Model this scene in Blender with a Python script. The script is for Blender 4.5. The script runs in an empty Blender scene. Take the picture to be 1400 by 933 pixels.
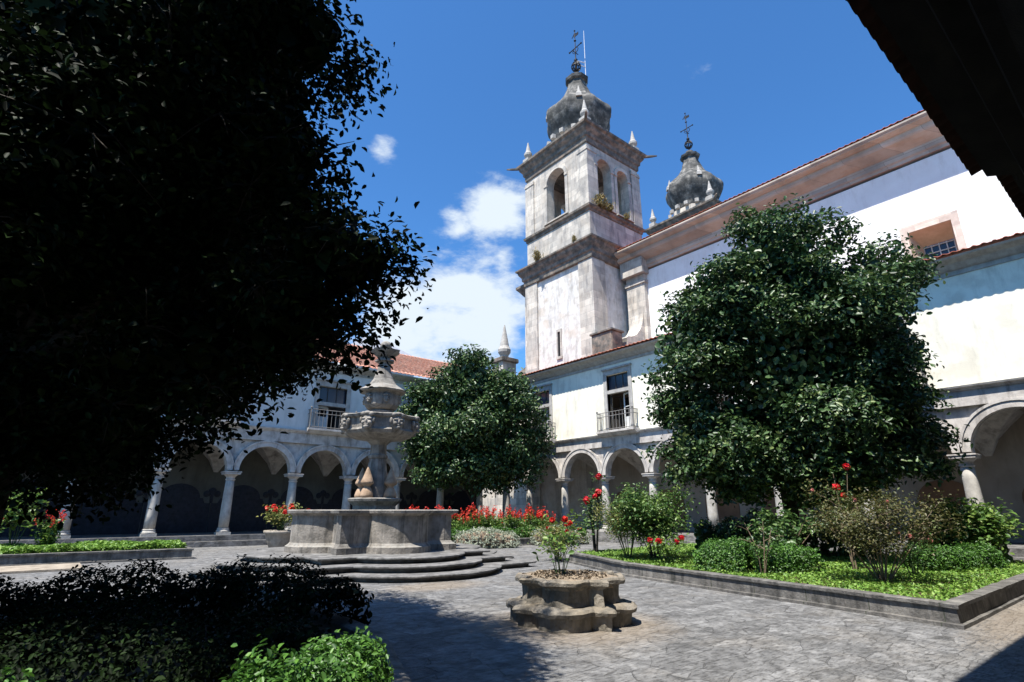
import bpy, bmesh, math, random
import numpy as np
from mathutils import Vector, Matrix
random.seed(7)
RNG = np.random.default_rng(11)
R = math.radians
C = bpy.context.scene.collection
sc = bpy.context.scene

# ---------------------------------------------------------------- camera
PITCH = math.atan(231 / 741.0)
YAW = math.atan(630 / math.hypot(741, 231))
cam = bpy.data.cameras.new('camera')
cam.sensor_width = 36.0
cam.lens = 36.0 * 741 / 1400
cam.clip_start = 0.05
cam.clip_end = 5000
co = bpy.data.objects.new('camera', cam)
C.objects.link(co)
co.location = (0, 0, 1.6)
co.rotation_euler = (R(90) + PITCH, 0, -YAW)
sc.camera = co

# ---------------------------------------------------------------- sky, sun, exposure
SUN_EL = 64.5
SUN_AZ = 12.0      # degrees the sun stands off the -X axis towards -Y
w = bpy.data.worlds.new("World")
sc.world = w
w.use_nodes = True
nt = w.node_tree
bg = nt.nodes['Background']
sky = nt.nodes.new('ShaderNodeTexSky')
sky.sky_type = 'NISHITA'
sky.sun_disc = False
sky.sun_elevation = R(SUN_EL)
sky.sun_rotation = R(-90 - SUN_AZ)
sky.air_density = 1.0
sky.dust_density = 0.3
sky.ozone_density = 3.0
bg.inputs[1].default_value = 0.074


def wn(t, **k):
    n = nt.nodes.new(t)
    for a, b in k.items():
        setattr(n, a, b)
    return n


tint = wn('ShaderNodeMix', data_type='RGBA', blend_type='MULTIPLY')
tint.inputs[0].default_value = 1.0
nt.links.new(sky.outputs[0], tint.inputs[6])
tint.inputs[7].default_value = (0.57, 1.08, 1.50, 1)
geo = wn('ShaderNodeTexCoord')


def pix_dir(x, y):
    fw = Vector((math.sin(YAW) * math.cos(PITCH), math.cos(YAW) * math.cos(PITCH), math.sin(PITCH)))
    rt = Vector((math.cos(YAW), -math.sin(YAW), 0))
    up = rt.cross(fw)
    return (fw * 741 + rt * (x - 700) - up * (y - 466.5)).normalized()


# banks of cumulus low in the sky over the far corner of the court
mask = None
for (x, y, rad, amp) in ((645, 425, 0.24, 1.25), (560, 445, 0.18, 1.1), (680, 285, 0.12, 1.15), (620, 312, 0.08, 1.0), (525, 205, 0.062, 0.95), (690, 352, 0.07, 0.85), (960, 88, 0.06, 0.33)):
    d = wn('ShaderNodeVectorMath', operation='DISTANCE')
    nt.links.new(geo.outputs['Generated'], d.inputs[0])
    d.inputs[1].default_value = pix_dir(x, y)
    m = wn('ShaderNodeMapRange')
    m.inputs[1].default_value = rad
    m.inputs[2].default_value = rad * 0.15
    m.inputs[3].default_value = 0
    m.inputs[4].default_value = amp
    nt.links.new(d.outputs['Value'], m.inputs[0])
    if mask is None:
        mask = m.outputs[0]
    else:
        mx = wn('ShaderNodeMath', operation='MAXIMUM')
        nt.links.new(mask, mx.inputs[0])
        nt.links.new(m.outputs[0], mx.inputs[1])
        mask = mx.outputs[0]
mp = wn('ShaderNodeMapping')
mp.inputs['Scale'].default_value = (1, 1, 2.2)
nt.links.new(geo.outputs['Generated'], mp.inputs[0])
nz = wn('ShaderNodeTexNoise')
nz.inputs['Scale'].default_value = 7.5
nz.inputs['Detail'].default_value = 11
nz.inputs['Roughness'].default_value = 0.62
nt.links.new(mp.outputs[0], nz.inputs[0])
ad = wn('ShaderNodeMath', operation='MULTIPLY_ADD')
nt.links.new(nz.outputs['Fac'], ad.inputs[0])
ad.inputs[1].default_value = 2.1
ad.inputs[2].default_value = -1.55
su = wn('ShaderNodeMath', operation='ADD')
nt.links.new(ad.outputs[0], su.inputs[0])
nt.links.new(mask, su.inputs[1])
cr = wn('ShaderNodeMapRange')
cr.interpolation_type = 'SMOOTHSTEP'
cr.inputs[1].default_value = 0.0
cr.inputs[2].default_value = 0.62
nt.links.new(su.outputs[0], cr.inputs[0])
cm = wn('ShaderNodeMix', data_type='RGBA')
nt.links.new(cr.outputs[0], cm.inputs[0])
nt.links.new(tint.outputs[2], cm.inputs[6])
cm.inputs[7].default_value = (5.6, 6.3, 7.0, 1)
nt.links.new(cm.outputs[2], bg.inputs[0])

sun = bpy.data.lights.new('sun', 'SUN')
sun.energy = 5.0
sun.angle = R(0.5)
sun.color = (1.0, 0.955, 0.88)
so = bpy.data.objects.new('sun', sun)
C.objects.link(so)
# light travels +X and down
dv = Vector((math.cos(R(SUN_EL)) * math.cos(R(SUN_AZ)), math.cos(R(SUN_EL)) * math.sin(R(SUN_AZ)), -math.sin(R(SUN_EL))))
so.rotation_euler = dv.to_track_quat('-Z', 'Y').to_euler()
so.location = (-20, 0, 50)

sc.view_settings.view_transform = 'Standard'
sc.view_settings.look = 'None'
sc.view_settings.exposure = 1.0
sc.view_settings.gamma = 1
sc.view_settings.use_curve_mapping = False
sc.cycles.max_bounces = 5
sc.cycles.diffuse_bounces = 2
sc.cycles.transparent_max_bounces = 4

# ================================================================ materials
MATS = {}


def material(name, cols, scale=1.5, detail=6, rough=0.85, bump=0.3, bump_scale=30, stain=None, stain_amt=0.5,
             stain_scale=(1.2, 1.2, 0.25), blotch=None, blotch_amt=0.5, blotch_scale=0.6, blocks=None, spec=0.3, island=None,
             topdirt=None):
    """cols: list of (pos, rgb) over a noise. stain: streaky second colour; blotch: patches; blocks: (w,h,mortar_rgb) ashlar"""
    m = bpy.data.materials.new(name)
    m.use_nodes = True
    t = m.node_tree
    b = t.nodes['Principled BSDF']
    b.inputs['Roughness'].default_value = rough
    b.inputs['Specular IOR Level'].default_value = spec
    L = t.links.new
    tc = t.nodes.new('ShaderNodeNewGeometry')
    pos = tc.outputs['Position']

    def noise(sc_, det=6, vec=None, ro=0.6):
        n = t.nodes.new('ShaderNodeTexNoise')
        n.inputs['Scale'].default_value = sc_
        n.inputs['Detail'].default_value = det
        n.inputs['Roughness'].default_value = ro
        L(vec or pos, n.inputs['Vector'])
        return n.outputs['Fac']

    def ramp(fac, cs):
        r = t.nodes.new('ShaderNodeValToRGB')
        e = r.color_ramp.elements
        while len(e) < len(cs):
            e.new(0.5)
        for i, (p, c) in enumerate(cs):
            e[i].position = p
            e[i].color = (*c, 1)
        L(fac, r.inputs[0])
        return r.outputs[0]

    def mix(fac, a, c2, mode='MIX'):
        n = t.nodes.new('ShaderNodeMix')
        n.data_type = 'RGBA'
        n.blend_type = mode
        if isinstance(fac, float):
            n.inputs[0].default_value = fac
        else:
            L(fac, n.inputs[0])
        L(a, n.inputs[6])
        if isinstance(c2, tuple):
            n.inputs[7].default_value = (*c2, 1)
        else:
            L(c2, n.inputs[7])
        return n.outputs[2]

    def mapr(fac, a, b_, c=0.0, d=1.0):
        n = t.nodes.new('ShaderNodeMapRange')
        n.inputs[1].default_value = a
        n.inputs[2].default_value = b_
        n.inputs[3].default_value = c
        n.inputs[4].default_value = d
        L(fac, n.inputs[0])
        return n.outputs[0]

    if island:
        col = ramp(tc.outputs['Random Per Island'], cols)
    else:
        col = ramp(noise(scale, detail), cols)
    hgt = noise(bump_scale, 5)
    if blocks:
        sx = t.nodes.new('ShaderNodeSeparateXYZ')
        L(pos, sx.inputs[0])
        if len(blocks) > 3 and blocks[3] == 'flat':
            vec = pos
        else:
            a = t.nodes.new('ShaderNodeMath')
            a.operation = 'ADD'
            L(sx.outputs[0], a.inputs[0])
            L(sx.outputs[1], a.inputs[1])
            cx = t.nodes.new('ShaderNodeCombineXYZ')
            L(a.outputs[0], cx.inputs[0])
            L(sx.outputs[2], cx.inputs[1])
            vec = cx.outputs[0]
        # wobble the joints so they are not ruler straight
        nv = t.nodes.new('ShaderNodeTexNoise')
        nv.inputs['Scale'].default_value = 1.3
        L(vec, nv.inputs['Vector'])
        vm = t.nodes.new('ShaderNodeVectorMath')
        vm.operation = 'MULTIPLY_ADD'
        L(nv.outputs['Color'], vm.inputs[0])
        vm.inputs[1].default_value = (0.16, 0.16, 0.16) if len(blocks) > 3 else (0.05, 0.05, 0.05)
        L(vec, vm.inputs[2])
        br = t.nodes.new('ShaderNodeTexBrick')
        L(vm.outputs[0], br.inputs['Vector'])
        br.inputs['Scale'].default_value = 1.0
        br.inputs['Brick Width'].default_value = blocks[0]
        br.inputs['Row Height'].default_value = blocks[1]
        br.inputs['Mortar Size'].default_value = 0.012
        br.inputs['Mortar Smooth'].default_value = 0.4
        br.inputs['Color1'].default_value = (0.70, 0.69, 0.68, 1)
        br.inputs['Color2'].default_value = (1.12, 1.08, 1.02, 1)
        br.inputs['Mortar'].default_value = (1, 1, 1, 1)
        col = mix(1.0, col, br.outputs['Color'], 'MULTIPLY')
        jm = t.nodes.new('ShaderNodeMath')
        jm.operation = 'MULTIPLY'
        L(br.outputs['Fac'], jm.inputs[0])
        jm.inputs[1].default_value = 0.75
        col = mix(jm.outputs[0], col, blocks[2])
        h2 = t.nodes.new('ShaderNodeMath')
        h2.operation = 'SUBTRACT'
        L(hgt, h2.inputs[0])
        L(br.outputs['Fac'], h2.inputs[1])
        hgt = h2.outputs[0]
    if blotch:
        f = mapr(noise(blotch_scale, 7), 0.52, 0.62, 0, blotch_amt)
        col = mix(f, col, blotch)
    if stain:
        mpn = t.nodes.new('ShaderNodeMapping')
        mpn.inputs['Scale'].default_value = stain_scale
        L(pos, mpn.inputs[0])
        f = mapr(noise(2.2, 8, mpn.outputs[0], 0.7), 0.50, 0.66, 0, stain_amt)
        col = mix(f, col, stain)
    if topdirt:
        # lichen grows on upward faces
        sx = t.nodes.new('ShaderNodeSeparateXYZ')
        L(tc.outputs['Normal'], sx.inputs[0])
        f1 = mapr(sx.outputs[2], 0.25, 0.8, 0, 0.8)
        f2 = mapr(noise(4, 6), 0.4, 0.6)
        mm = t.nodes.new('ShaderNodeMath')
        mm.operation = 'MULTIPLY'
        L(f1, mm.inputs[0])
        L(f2, mm.inputs[1])
        col = mix(mm.outputs[0], col, topdirt)
    L(col, b.inputs['Base Color'])
    if bump:
        bn = t.nodes.new('ShaderNodeBump')
        bn.inputs['Strength'].default_value = bump
        bn.inputs['Distance'].default_value = 0.03
        L(hgt, bn.inputs['Height'])
        L(bn.outputs[0], b.inputs['Normal'])
    MATS[name] = m
    return m


def leaf_material(name, cols, rough=0.42, trans=0.22, spec=0.4):
    m = bpy.data.materials.new(name)
    m.use_nodes = True
    t = m.node_tree
    L = t.links.new
    b = t.nodes['Principled BSDF']
    g = t.nodes.new('ShaderNodeNewGeometry')
    r = t.nodes.new('ShaderNodeValToRGB')
    e = r.color_ramp.elements
    while len(e) < len(cols):
        e.new(0.5)
    for i, (p, c) in enumerate(cols):
        e[i].position = p
        e[i].color = (*c, 1)
    L(g.outputs['Random Per Island'], r.inputs[0])
    L(r.outputs[0], b.inputs['Base Color'])
    b.inputs['Roughness'].default_value = rough
    b.inputs['Specular IOR Level'].default_value = spec
    tr = t.nodes.new('ShaderNodeBsdfTranslucent')
    L(r.outputs[0], tr.inputs[0])
    mx = t.nodes.new('ShaderNodeMixShader')
    mx.inputs[0].default_value = trans
    L(b.outputs[0], mx.inputs[1])
    L(tr.outputs[0], mx.inputs[2])
    L(mx.outputs[0], t.nodes['Material Output'].inputs[0])
    MATS[name] = m
    return m


def plain(name, rgb, rough=0.6, spec=0.3, metal=0.0):
    m = material(name, [(0.35, tuple(c * 0.85 for c in rgb)), (0.65, tuple(min(1, c * 1.1) for c in rgb))], scale=4, rough=rough, bump=0.05, spec=spec)
    m.node_tree.nodes['Principled BSDF'].inputs['Metallic'].default_value = metal
    return m


GRAN = [(0.3, (0.20, 0.185, 0.165)), (0.5, (0.33, 0.31, 0.28)), (0.72, (0.45, 0.425, 0.385))]
M_arch = material('arcade_granite', [(0.3, (0.33, 0.30, 0.275)), (0.5, (0.49, 0.455, 0.42)), (0.75, (0.60, 0.565, 0.52))], scale=3, stain=(0.12, 0.11, 0.10), stain_amt=0.65, bump=0.25, topdirt=(0.12, 0.115, 0.09))
M_column = material('column_granite', [(0.3, (0.33, 0.31, 0.28)), (0.7, (0.50, 0.475, 0.43))], scale=5, stain=(0.16, 0.15, 0.13), stain_amt=0.45, bump=0.2)
M_tower = material('tower_ashlar', [(0.28, (0.38, 0.35, 0.315)), (0.5, (0.53, 0.495, 0.45)), (0.75, (0.62, 0.59, 0.54))], scale=1.4, blocks=(1.15, 0.5, (0.27, 0.25, 0.22)),
                   stain=(0.17, 0.17, 0.17), stain_amt=0.7, blotch=(0.42, 0.355, 0.28), blotch_amt=0.35, bump=0.4, bump_scale=12)
M_plaster_old = material('weathered_tower_plaster', [(0.25, (0.42, 0.38, 0.33)), (0.45, (0.60, 0.57, 0.53)), (0.75, (0.72, 0.70, 0.67))], scale=2.2, stain=(0.26, 0.255, 0.245), stain_amt=0.6,
                         blotch=(0.52, 0.41, 0.30), blotch_amt=0.42, blotch_scale=0.7, bump=0.5, bump_scale=8)
M_lichen = material('lichen_covered_cornice', [(0.3, (0.055, 0.055, 0.05)), (0.5, (0.13, 0.12, 0.105)), (0.72, (0.34, 0.27, 0.21))], scale=2.0, stain=(0.33, 0.21, 0.14), stain_amt=0.5,
                    stain_scale=(0.6, 0.6, 1.2), bump=0.5, bump_scale=10, topdirt=(0.08, 0.085, 0.05))
M_dome = material('dome_dark_stone', [(0.3, (0.035, 0.037, 0.035)), (0.5, (0.10, 0.10, 0.097)), (0.74, (0.34, 0.325, 0.30))], scale=1.6, blocks=(0.9, 0.45, (0.05, 0.05, 0.05)), stain=(0.035, 0.037, 0.035), stain_amt=0.7, stain_scale=(1.5, 1.5, 0.4), bump=0.6, bump_scale=9)
M_cornice = material('church_cornice_stone', [(0.3, (0.34, 0.30, 0.265)), (0.5, (0.48, 0.42, 0.365)), (0.72, (0.56, 0.515, 0.47))], scale=0.9, stain=(0.45, 0.29, 0.19), stain_amt=0.5,
                     stain_scale=(0.5, 0.25, 2.5), blocks=(1.8, 0.9, (0.18, 0.15, 0.13)), bump=0.3)
M_church = material('white_lime_wash', [(0.3, (0.74, 0.72, 0.70)), (0.6, (0.82, 0.81, 0.79))], scale=0.7, stain=(0.5, 0.45, 0.41), stain_amt=0.3, stain_scale=(1.1, 1.1, 0.3), bump=0.15)
M_cream = material('cream_plaster', [(0.3, (0.72, 0.685, 0.57)), (0.6, (0.82, 0.79, 0.67))], scale=0.8, stain=(0.44, 0.41, 0.34), stain_amt=0.42, stain_scale=(1.3, 1.3, 0.3), blotch=(0.58, 0.53, 0.43), blotch_amt=0.5, blotch_scale=0.9, bump=0.15)
M_grayplaster = material('pale_plaster', [(0.3, (0.52, 0.52, 0.50)), (0.6, (0.62, 0.62, 0.60))], scale=0.8, stain=(0.36, 0.36, 0.34), stain_amt=0.35, bump=0.15)  # on the back wing: cloister plaster greyed, its shade put into the colour
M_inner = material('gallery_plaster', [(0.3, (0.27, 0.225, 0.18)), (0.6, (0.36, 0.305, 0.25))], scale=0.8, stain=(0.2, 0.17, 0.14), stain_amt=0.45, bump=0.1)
M_inner_dim = material('shaded_gallery_plaster', [(0.3, (0.085, 0.082, 0.07)), (0.6, (0.13, 0.125, 0.105))], scale=0.8, stain=(0.06, 0.055, 0.045), stain_amt=0.45, bump=0.1)  # darker gallery plaster: the back gallery's deep shade is put into the colour
M_brown = material('brown_plaster_patch', [(0.3, (0.16, 0.09, 0.055)), (0.6, (0.24, 0.14, 0.085))], scale=1.2, bump=0.1)
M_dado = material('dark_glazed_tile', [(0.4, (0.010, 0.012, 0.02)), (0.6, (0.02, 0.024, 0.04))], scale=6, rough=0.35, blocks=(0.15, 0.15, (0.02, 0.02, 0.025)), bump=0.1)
M_frame = material('window_granite', [(0.3, (0.28, 0.26, 0.24)), (0.6, (0.42, 0.40, 0.37))], scale=4, stain=(0.18, 0.17, 0.16), stain_amt=0.4, bump=0.15)
M_pinkframe = material('pink_granite', [(0.3, (0.54, 0.44, 0.38)), (0.65, (0.68, 0.58, 0.52))], scale=3, blocks=(1.0, 0.6, (0.45, 0.36, 0.31)), bump=0.15)
M_reveal = material('ochre_reveal', [(0.3, (0.55, 0.40, 0.28)), (0.65, (0.66, 0.50, 0.37))], scale=3, bump=0.15)
M_tile = material('roof_tile', [(0.0, (0.20, 0.055, 0.035)), (0.5, (0.36, 0.105, 0.06)), (1.0, (0.50, 0.21, 0.13))], scale=6, blotch=(0.11, 0.085, 0.07), blotch_amt=0.5, blotch_scale=1.2, bump=0.3, bump_scale=14)
M_backtile = material('faded_roof_tile', [(0.25, (0.30, 0.11, 0.075)), (0.5, (0.46, 0.22, 0.155)), (0.75, (0.58, 0.36, 0.28))], scale=5, blotch=(0.25, 0.16, 0.12), blotch_amt=0.4, blotch_scale=1.4, bump=0.3, bump_scale=14)
M_slate = plain('pale_zinc_roof', (0.26, 0.27, 0.30), 0.6)
M_stone_f = material('fountain_granite', [(0.28, (0.12, 0.112, 0.10)), (0.5, (0.235, 0.218, 0.197)), (0.75, (0.36, 0.335, 0.305))], scale=3.5, stain=(0.05, 0.048, 0.044), stain_amt=0.8, stain_scale=(2.0, 2.0, 0.35), bump=0.6, bump_scale=18, blocks=(0.95, 3.2, (0.07, 0.065, 0.06)), topdirt=(0.27, 0.26, 0.235))
M_stone_d = material('weathered_step_granite', [(0.3, (0.085, 0.082, 0.078)), (0.5, (0.155, 0.15, 0.143)), (0.75, (0.24, 0.232, 0.222))], scale=5, stain=(0.03, 0.03, 0.028), stain_amt=0.75, stain_scale=(1, 1, 0.8), bump=0.7, bump_scale=14)
M_ochre = material('ochre_stained_granite', [(0.3, (0.25, 0.17, 0.11)), (0.6, (0.40, 0.28, 0.19))], scale=5, stain=(0.09, 0.075, 0.06), stain_amt=0.5, bump=0.3)
M_well = material('old_sandstone', [(0.28, (0.105, 0.094, 0.076)), (0.5, (0.20, 0.178, 0.145)), (0.75, (0.30, 0.268, 0.222))], scale=5, stain=(0.05, 0.045, 0.035), stain_amt=0.65, stain_scale=(1.8, 1.8, 0.5), bump=0.8, bump_scale=16, topdirt=(0.20, 0.165, 0.12))
M_kerb = material('stained_kerb_granite', [(0.3, (0.07, 0.07, 0.065)), (0.5, (0.14, 0.135, 0.13)), (0.75, (0.25, 0.245, 0.23))], scale=4, blocks=(1.25, 4.0, (0.045, 0.055, 0.03)), stain=(0.028, 0.028, 0.026), stain_amt=0.7, stain_scale=(2.2, 2.2, 0.35), bump=0.6, bump_scale=20)
M_soil = material('garden_soil', [(0.3, (0.055, 0.035, 0.022)), (0.6, (0.13, 0.085, 0.055))], scale=6, bump=0.9, bump_scale=22)
M_drysoil = material('dry_leaf_litter', [(0.3, (0.17, 0.125, 0.085)), (0.6, (0.31, 0.25, 0.18))], scale=16, bump=1.0, bump_scale=40)
M_sand = material('sandy_path_stone', [(0.3, (0.17, 0.14, 0.105)), (0.6, (0.33, 0.28, 0.22))], scale=3, bump=0.4)
M_bark = material('bark', [(0.3, (0.018, 0.015, 0.012)), (0.6, (0.05, 0.042, 0.034))], scale=9, bump=0.8, bump_scale=20)
M_twig = material('pale_twig', [(0.3, (0.10, 0.07, 0.045)), (0.6, (0.22, 0.165, 0.115))], scale=12, bump=0.2)
M_stem = plain('green_stem', (0.05, 0.085, 0.03))
M_iron = plain('black_iron', (0.015, 0.016, 0.02), 0.5)
M_rail = plain('weathered_iron_rail', (0.17, 0.16, 0.15), 0.55)
M_white = plain('white_painted_wood', (0.62, 0.62, 0.60), 0.5)
M_wood = plain('dark_door_wood', (0.045, 0.04, 0.036), 0.6)
M_mast = plain('pale_metal_mast', (0.62, 0.63, 0.65), 0.4)
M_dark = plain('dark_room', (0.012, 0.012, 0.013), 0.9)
M_clay = material('clay_pot', [(0.3, (0.22, 0.19, 0.155)), (0.6, (0.34, 0.30, 0.25))], scale=6, stain=(0.1, 0.09, 0.08), stain_amt=0.5, bump=0.3)
M_water = plain('pool_water', (0.02, 0.03, 0.028), 0.06, 0.5)
gl = bpy.data.materials.new('window_glass')
gl.use_nodes = True
_b = gl.node_tree.nodes['Principled BSDF']
_n = gl.node_tree.nodes.new('ShaderNodeTexNoise')
_n.inputs['Scale'].default_value = 1.5
_r = gl.node_tree.nodes.new('ShaderNodeValToRGB')
_r.color_ramp.elements[0].color = (0.012, 0.015, 0.022, 1)
_r.color_ramp.elements[1].color = (0.04, 0.05, 0.075, 1)
gl.node_tree.links.new(_n.outputs['Fac'], _r.inputs[0])
gl.node_tree.links.new(_r.outputs[0], _b.inputs['Base Color'])
_b.inputs['Roughness'].default_value = 0.12
M_glass = gl

L_dark = leaf_material('camellia_leaf_shaded', [(0.0, (0.003, 0.0055, 0.0022)), (0.6, (0.006, 0.012, 0.004)), (1.0, (0.018, 0.036, 0.010))], rough=0.55, trans=0.10, spec=0.05)  # leaf colour taken almost to black, with the tree's shade painted in
L_mid = leaf_material('camellia_leaf', [(0.0, (0.013, 0.030, 0.010)), (0.5, (0.034, 0.074, 0.023)), (0.85, (0.075, 0.14, 0.042)), (1.0, (0.18, 0.23, 0.08))], rough=0.42, trans=0.2, spec=0.4)
L_box = leaf_material('box_leaf', [(0.0, (0.024, 0.068, 0.012)), (0.6, (0.06, 0.15, 0.022)), (1.0, (0.11, 0.24, 0.035))], rough=0.45, trans=0.25)
L_lime = leaf_material('ground_cover_leaf', [(0.0, (0.08, 0.17, 0.022)), (0.6, (0.16, 0.30, 0.045)), (1.0, (0.26, 0.38, 0.08))], rough=0.5, trans=0.3)
L_rose = leaf_material('rose_leaf', [(0.0, (0.025, 0.06, 0.02)), (0.6, (0.055, 0.115, 0.03)), (1.0, (0.13, 0.20, 0.055))], rough=0.4, trans=0.28)
L_mixed = leaf_material('garden_bush_leaf', [(0.0, (0.03, 0.075, 0.02)), (0.6, (0.075, 0.15, 0.032)), (1.0, (0.17, 0.24, 0.06))], rough=0.4, trans=0.28)
L_fresh = leaf_material('fresh_leaf', [(0.0, (0.045, 0.10, 0.02)), (0.6, (0.10, 0.19, 0.035)), (1.0, (0.20, 0.27, 0.06))], rough=0.42, trans=0.3)
L_yellow = leaf_material('yellowing_leaf', [(0.0, (0.07, 0.10, 0.02)), (0.6, (0.15, 0.17, 0.04)), (1.0, (0.25, 0.22, 0.07))], rough=0.5, trans=0.3)
L_olive = leaf_material('olive_brown_leaf', [(0.0, (0.035, 0.042, 0.012)), (0.55, (0.075, 0.078, 0.022)), (0.9, (0.12, 0.10, 0.035)), (1.0, (0.10, 0.15, 0.04))], rough=0.5, trans=0.25)
L_silver = leaf_material('silver_leaf', [(0.0, (0.26, 0.30, 0.22)), (0.6, (0.38, 0.42, 0.33)), (1.0, (0.50, 0.52, 0.38))], rough=0.6, trans=0.2)
L_dry = leaf_material('dry_grass_blade', [(0.0, (0.20, 0.16, 0.06)), (0.6, (0.33, 0.25, 0.10)), (1.0, (0.40, 0.34, 0.16))], rough=0.7, trans=0.25)
P_red = leaf_material('scarlet_petal', [(0.0, (0.40, 0.012, 0.012)), (0.6, (0.62, 0.03, 0.018)), (1.0, (0.75, 0.075, 0.03))], rough=0.5, trans=0.25)
P_rose = leaf_material('crimson_petal', [(0.0, (0.38, 0.005, 0.012)), (0.6, (0.60, 0.012, 0.022)), (1.0, (0.70, 0.03, 0.04))], rough=0.5, trans=0.25)
P_pink = leaf_material('pink_petal', [(0.0, (0.55, 0.16, 0.16)), (0.6, (0.70, 0.28, 0.24)), (1.0, (0.75, 0.42, 0.34))], rough=0.5, trans=0.25)


def ground_material():
    """worn irregular granite slabs: stretched cells with cracked, dirty joints"""
    m = material('court_paving', [(0.3, (0.10, 0.099, 0.097)), (0.5, (0.165, 0.163, 0.16)), (0.7, (0.245, 0.242, 0.238))], scale=5.5, detail=10,
                 stain=(0.22, 0.19, 0.15), stain_amt=0.3, stain_scale=(0.3, 0.3, 0.3), blotch=(0.085, 0.083, 0.082), blotch_amt=0.65, blotch_scale=3.2, bump=1.0, bump_scale=13, rough=0.82)
    t = m.node_tree
    L = t.links.new
    N = t.nodes.new
    b = t.nodes['Principled BSDF']
    old = b.inputs['Base Color'].links[0].from_socket
    g = N('ShaderNodeNewGeometry')
    nz = N('ShaderNodeTexNoise')
    nz.inputs['Scale'].default_value = 2.4
    nz.inputs['Detail'].default_value = 5
    L(g.outputs['Position'], nz.inputs['Vector'])
    vm = N('ShaderNodeVectorMath')
    vm.operation = 'MULTIPLY_ADD'
    L(nz.outputs['Color'], vm.inputs[0])
    vm.inputs[1].default_value = (0.12, 0.12, 0)
    L(g.outputs['Position'], vm.inputs[2])
    mp = N('ShaderNodeMapping')
    mp.inputs['Rotation'].default_value = (0, 0, 0.12)
    mp.inputs['Scale'].default_value = (1.75, 3.5, 0)
    L(vm.outputs[0], mp.inputs[0])
    vo = N('ShaderNodeTexVoronoi')
    vo.feature = 'DISTANCE_TO_EDGE'
    vo.inputs['Randomness'].default_value = 0.6
    vo.inputs['Scale'].default_value = 1.0
    L(mp.outputs[0], vo.inputs['Vector'])
    vc = N('ShaderNodeTexVoronoi')
    vc.inputs['Randomness'].default_value = 0.6
    vc.inputs['Scale'].default_value = 1.0
    L(mp.outputs[0], vc.inputs['Vector'])
    sx = N('ShaderNodeSeparateColor')
    L(vc.outputs['Color'], sx.inputs[0])
    mr = N('ShaderNodeMapRange')
    L(sx.outputs[0], mr.inputs[0])
    mr.inputs[3].default_value = 0.78
    mr.inputs[4].default_value = 1.18
    mu = N('ShaderNodeMix')
    mu.data_type = 'RGBA'
    mu.blend_type = 'MULTIPLY'
    mu.inputs[0].default_value = 1
    L(old, mu.inputs[6])
    L(mr.outputs[0], mu.inputs[7])
    # joints break up along their length
    nj = N('ShaderNodeTexNoise')
    nj.inputs['Scale'].default_value = 3.0
    L(g.outputs['Position'], nj.inputs['Vector'])
    jw = N('ShaderNodeMapRange')
    L(nj.outputs['Fac'], jw.inputs[0])
    jw.inputs[1].default_value = 0.38
    jw.inputs[2].default_value = 0.68
    jw.inputs[1].default_value = 0.45
    jw.inputs[3].default_value = 0.002
    jw.inputs[4].default_value = 0.04
    dv_ = N('ShaderNodeMath')
    dv_.operation = 'DIVIDE'
    L(vo.outputs['Distance'], dv_.inputs[0])
    L(jw.outputs[0], dv_.inputs[1])
    jm = N('ShaderNodeMapRange')
    L(dv_.outputs[0], jm.inputs[0])
    jm.inputs[1].default_value = 0.5
    jm.inputs[2].default_value = 1.0
    jm.inputs[3].default_value = 0.42
    jm.inputs[4].default_value = 0.0
    mj = N('ShaderNodeMix')
    mj.data_type = 'RGBA'
    L(jm.outputs[0], mj.inputs[0])
    L(mu.outputs[2], mj.inputs[6])
    mj.inputs[7].default_value = (0.05, 0.048, 0.044, 1)
    # fine dark pitting
    ns = N('ShaderNodeTexNoise')
    ns.inputs['Scale'].default_value = 13
    ns.inputs['Detail'].default_value = 6
    ns.inputs['Roughness'].default_value = 0.75
    ms = N('ShaderNodeMapping')
    ms.inputs['Scale'].default_value = (0.5, 1.7, 1)
    L(g.outputs['Position'], ms.inputs[0])
    L(ms.outputs[0], ns.inputs['Vector'])
    pr = N('ShaderNodeMapRange')
    L(ns.outputs['Fac'], pr.inputs[0])
    pr.inputs[1].default_value = 0.53
    pr.inputs[2].default_value = 0.68
    pr.inputs[3].default_value = 0.0
    pr.inputs[4].default_value = 0.75
    mz = N('ShaderNodeMix')
    mz.data_type = 'RGBA'
    L(pr.outputs[0], mz.inputs[0])
    L(mj.outputs[2], mz.inputs[6])
    mz.inputs[7].default_value = (0.055, 0.053, 0.051, 1)
    # sandy soil spilled round the planter and along the foot of the right bed
    col = mz.outputs[2]
    for (cx, cy, sx_, sy_, r0) in ((6.35, 6.35, 1, 1, 1.5), (12.5, 2.15, 0.28, 1.6, 0.95), (7.0, 11.2, 0.6, 1.0, 0.7)):
        sb = N('ShaderNodeVectorMath')
        sb.operation = 'SUBTRACT'
        L(vm.outputs[0], sb.inputs[0])
        sb.inputs[1].default_value = (cx, cy, 0)
        mm = N('ShaderNodeVectorMath')
        mm.operation = 'MULTIPLY'
        L(sb.outputs[0], mm.inputs[0])
        mm.inputs[1].default_value = (sx_, sy_, 0)
        ln = N('ShaderNodeVectorMath')
        ln.operation = 'LENGTH'
        L(mm.outputs[0], ln.inputs[0])
        nd = N('ShaderNodeMath')
        nd.operation = 'MULTIPLY_ADD'
        L(ns.outputs['Fac'], nd.inputs[0])
        nd.inputs[1].default_value = 1.2
        L(ln.outputs['Value'], nd.inputs[2])
        fd = N('ShaderNodeMapRange')
        L(nd.outputs[0], fd.inputs[0])
        fd.inputs[1].default_value = r0 * 0.75 + 0.45
        fd.inputs[2].default_value = r0 + 0.75
        fd.inputs[3].default_value = 0.55
        fd.inputs[4].default_value = 0.0
        mq = N('ShaderNodeMix')
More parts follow.
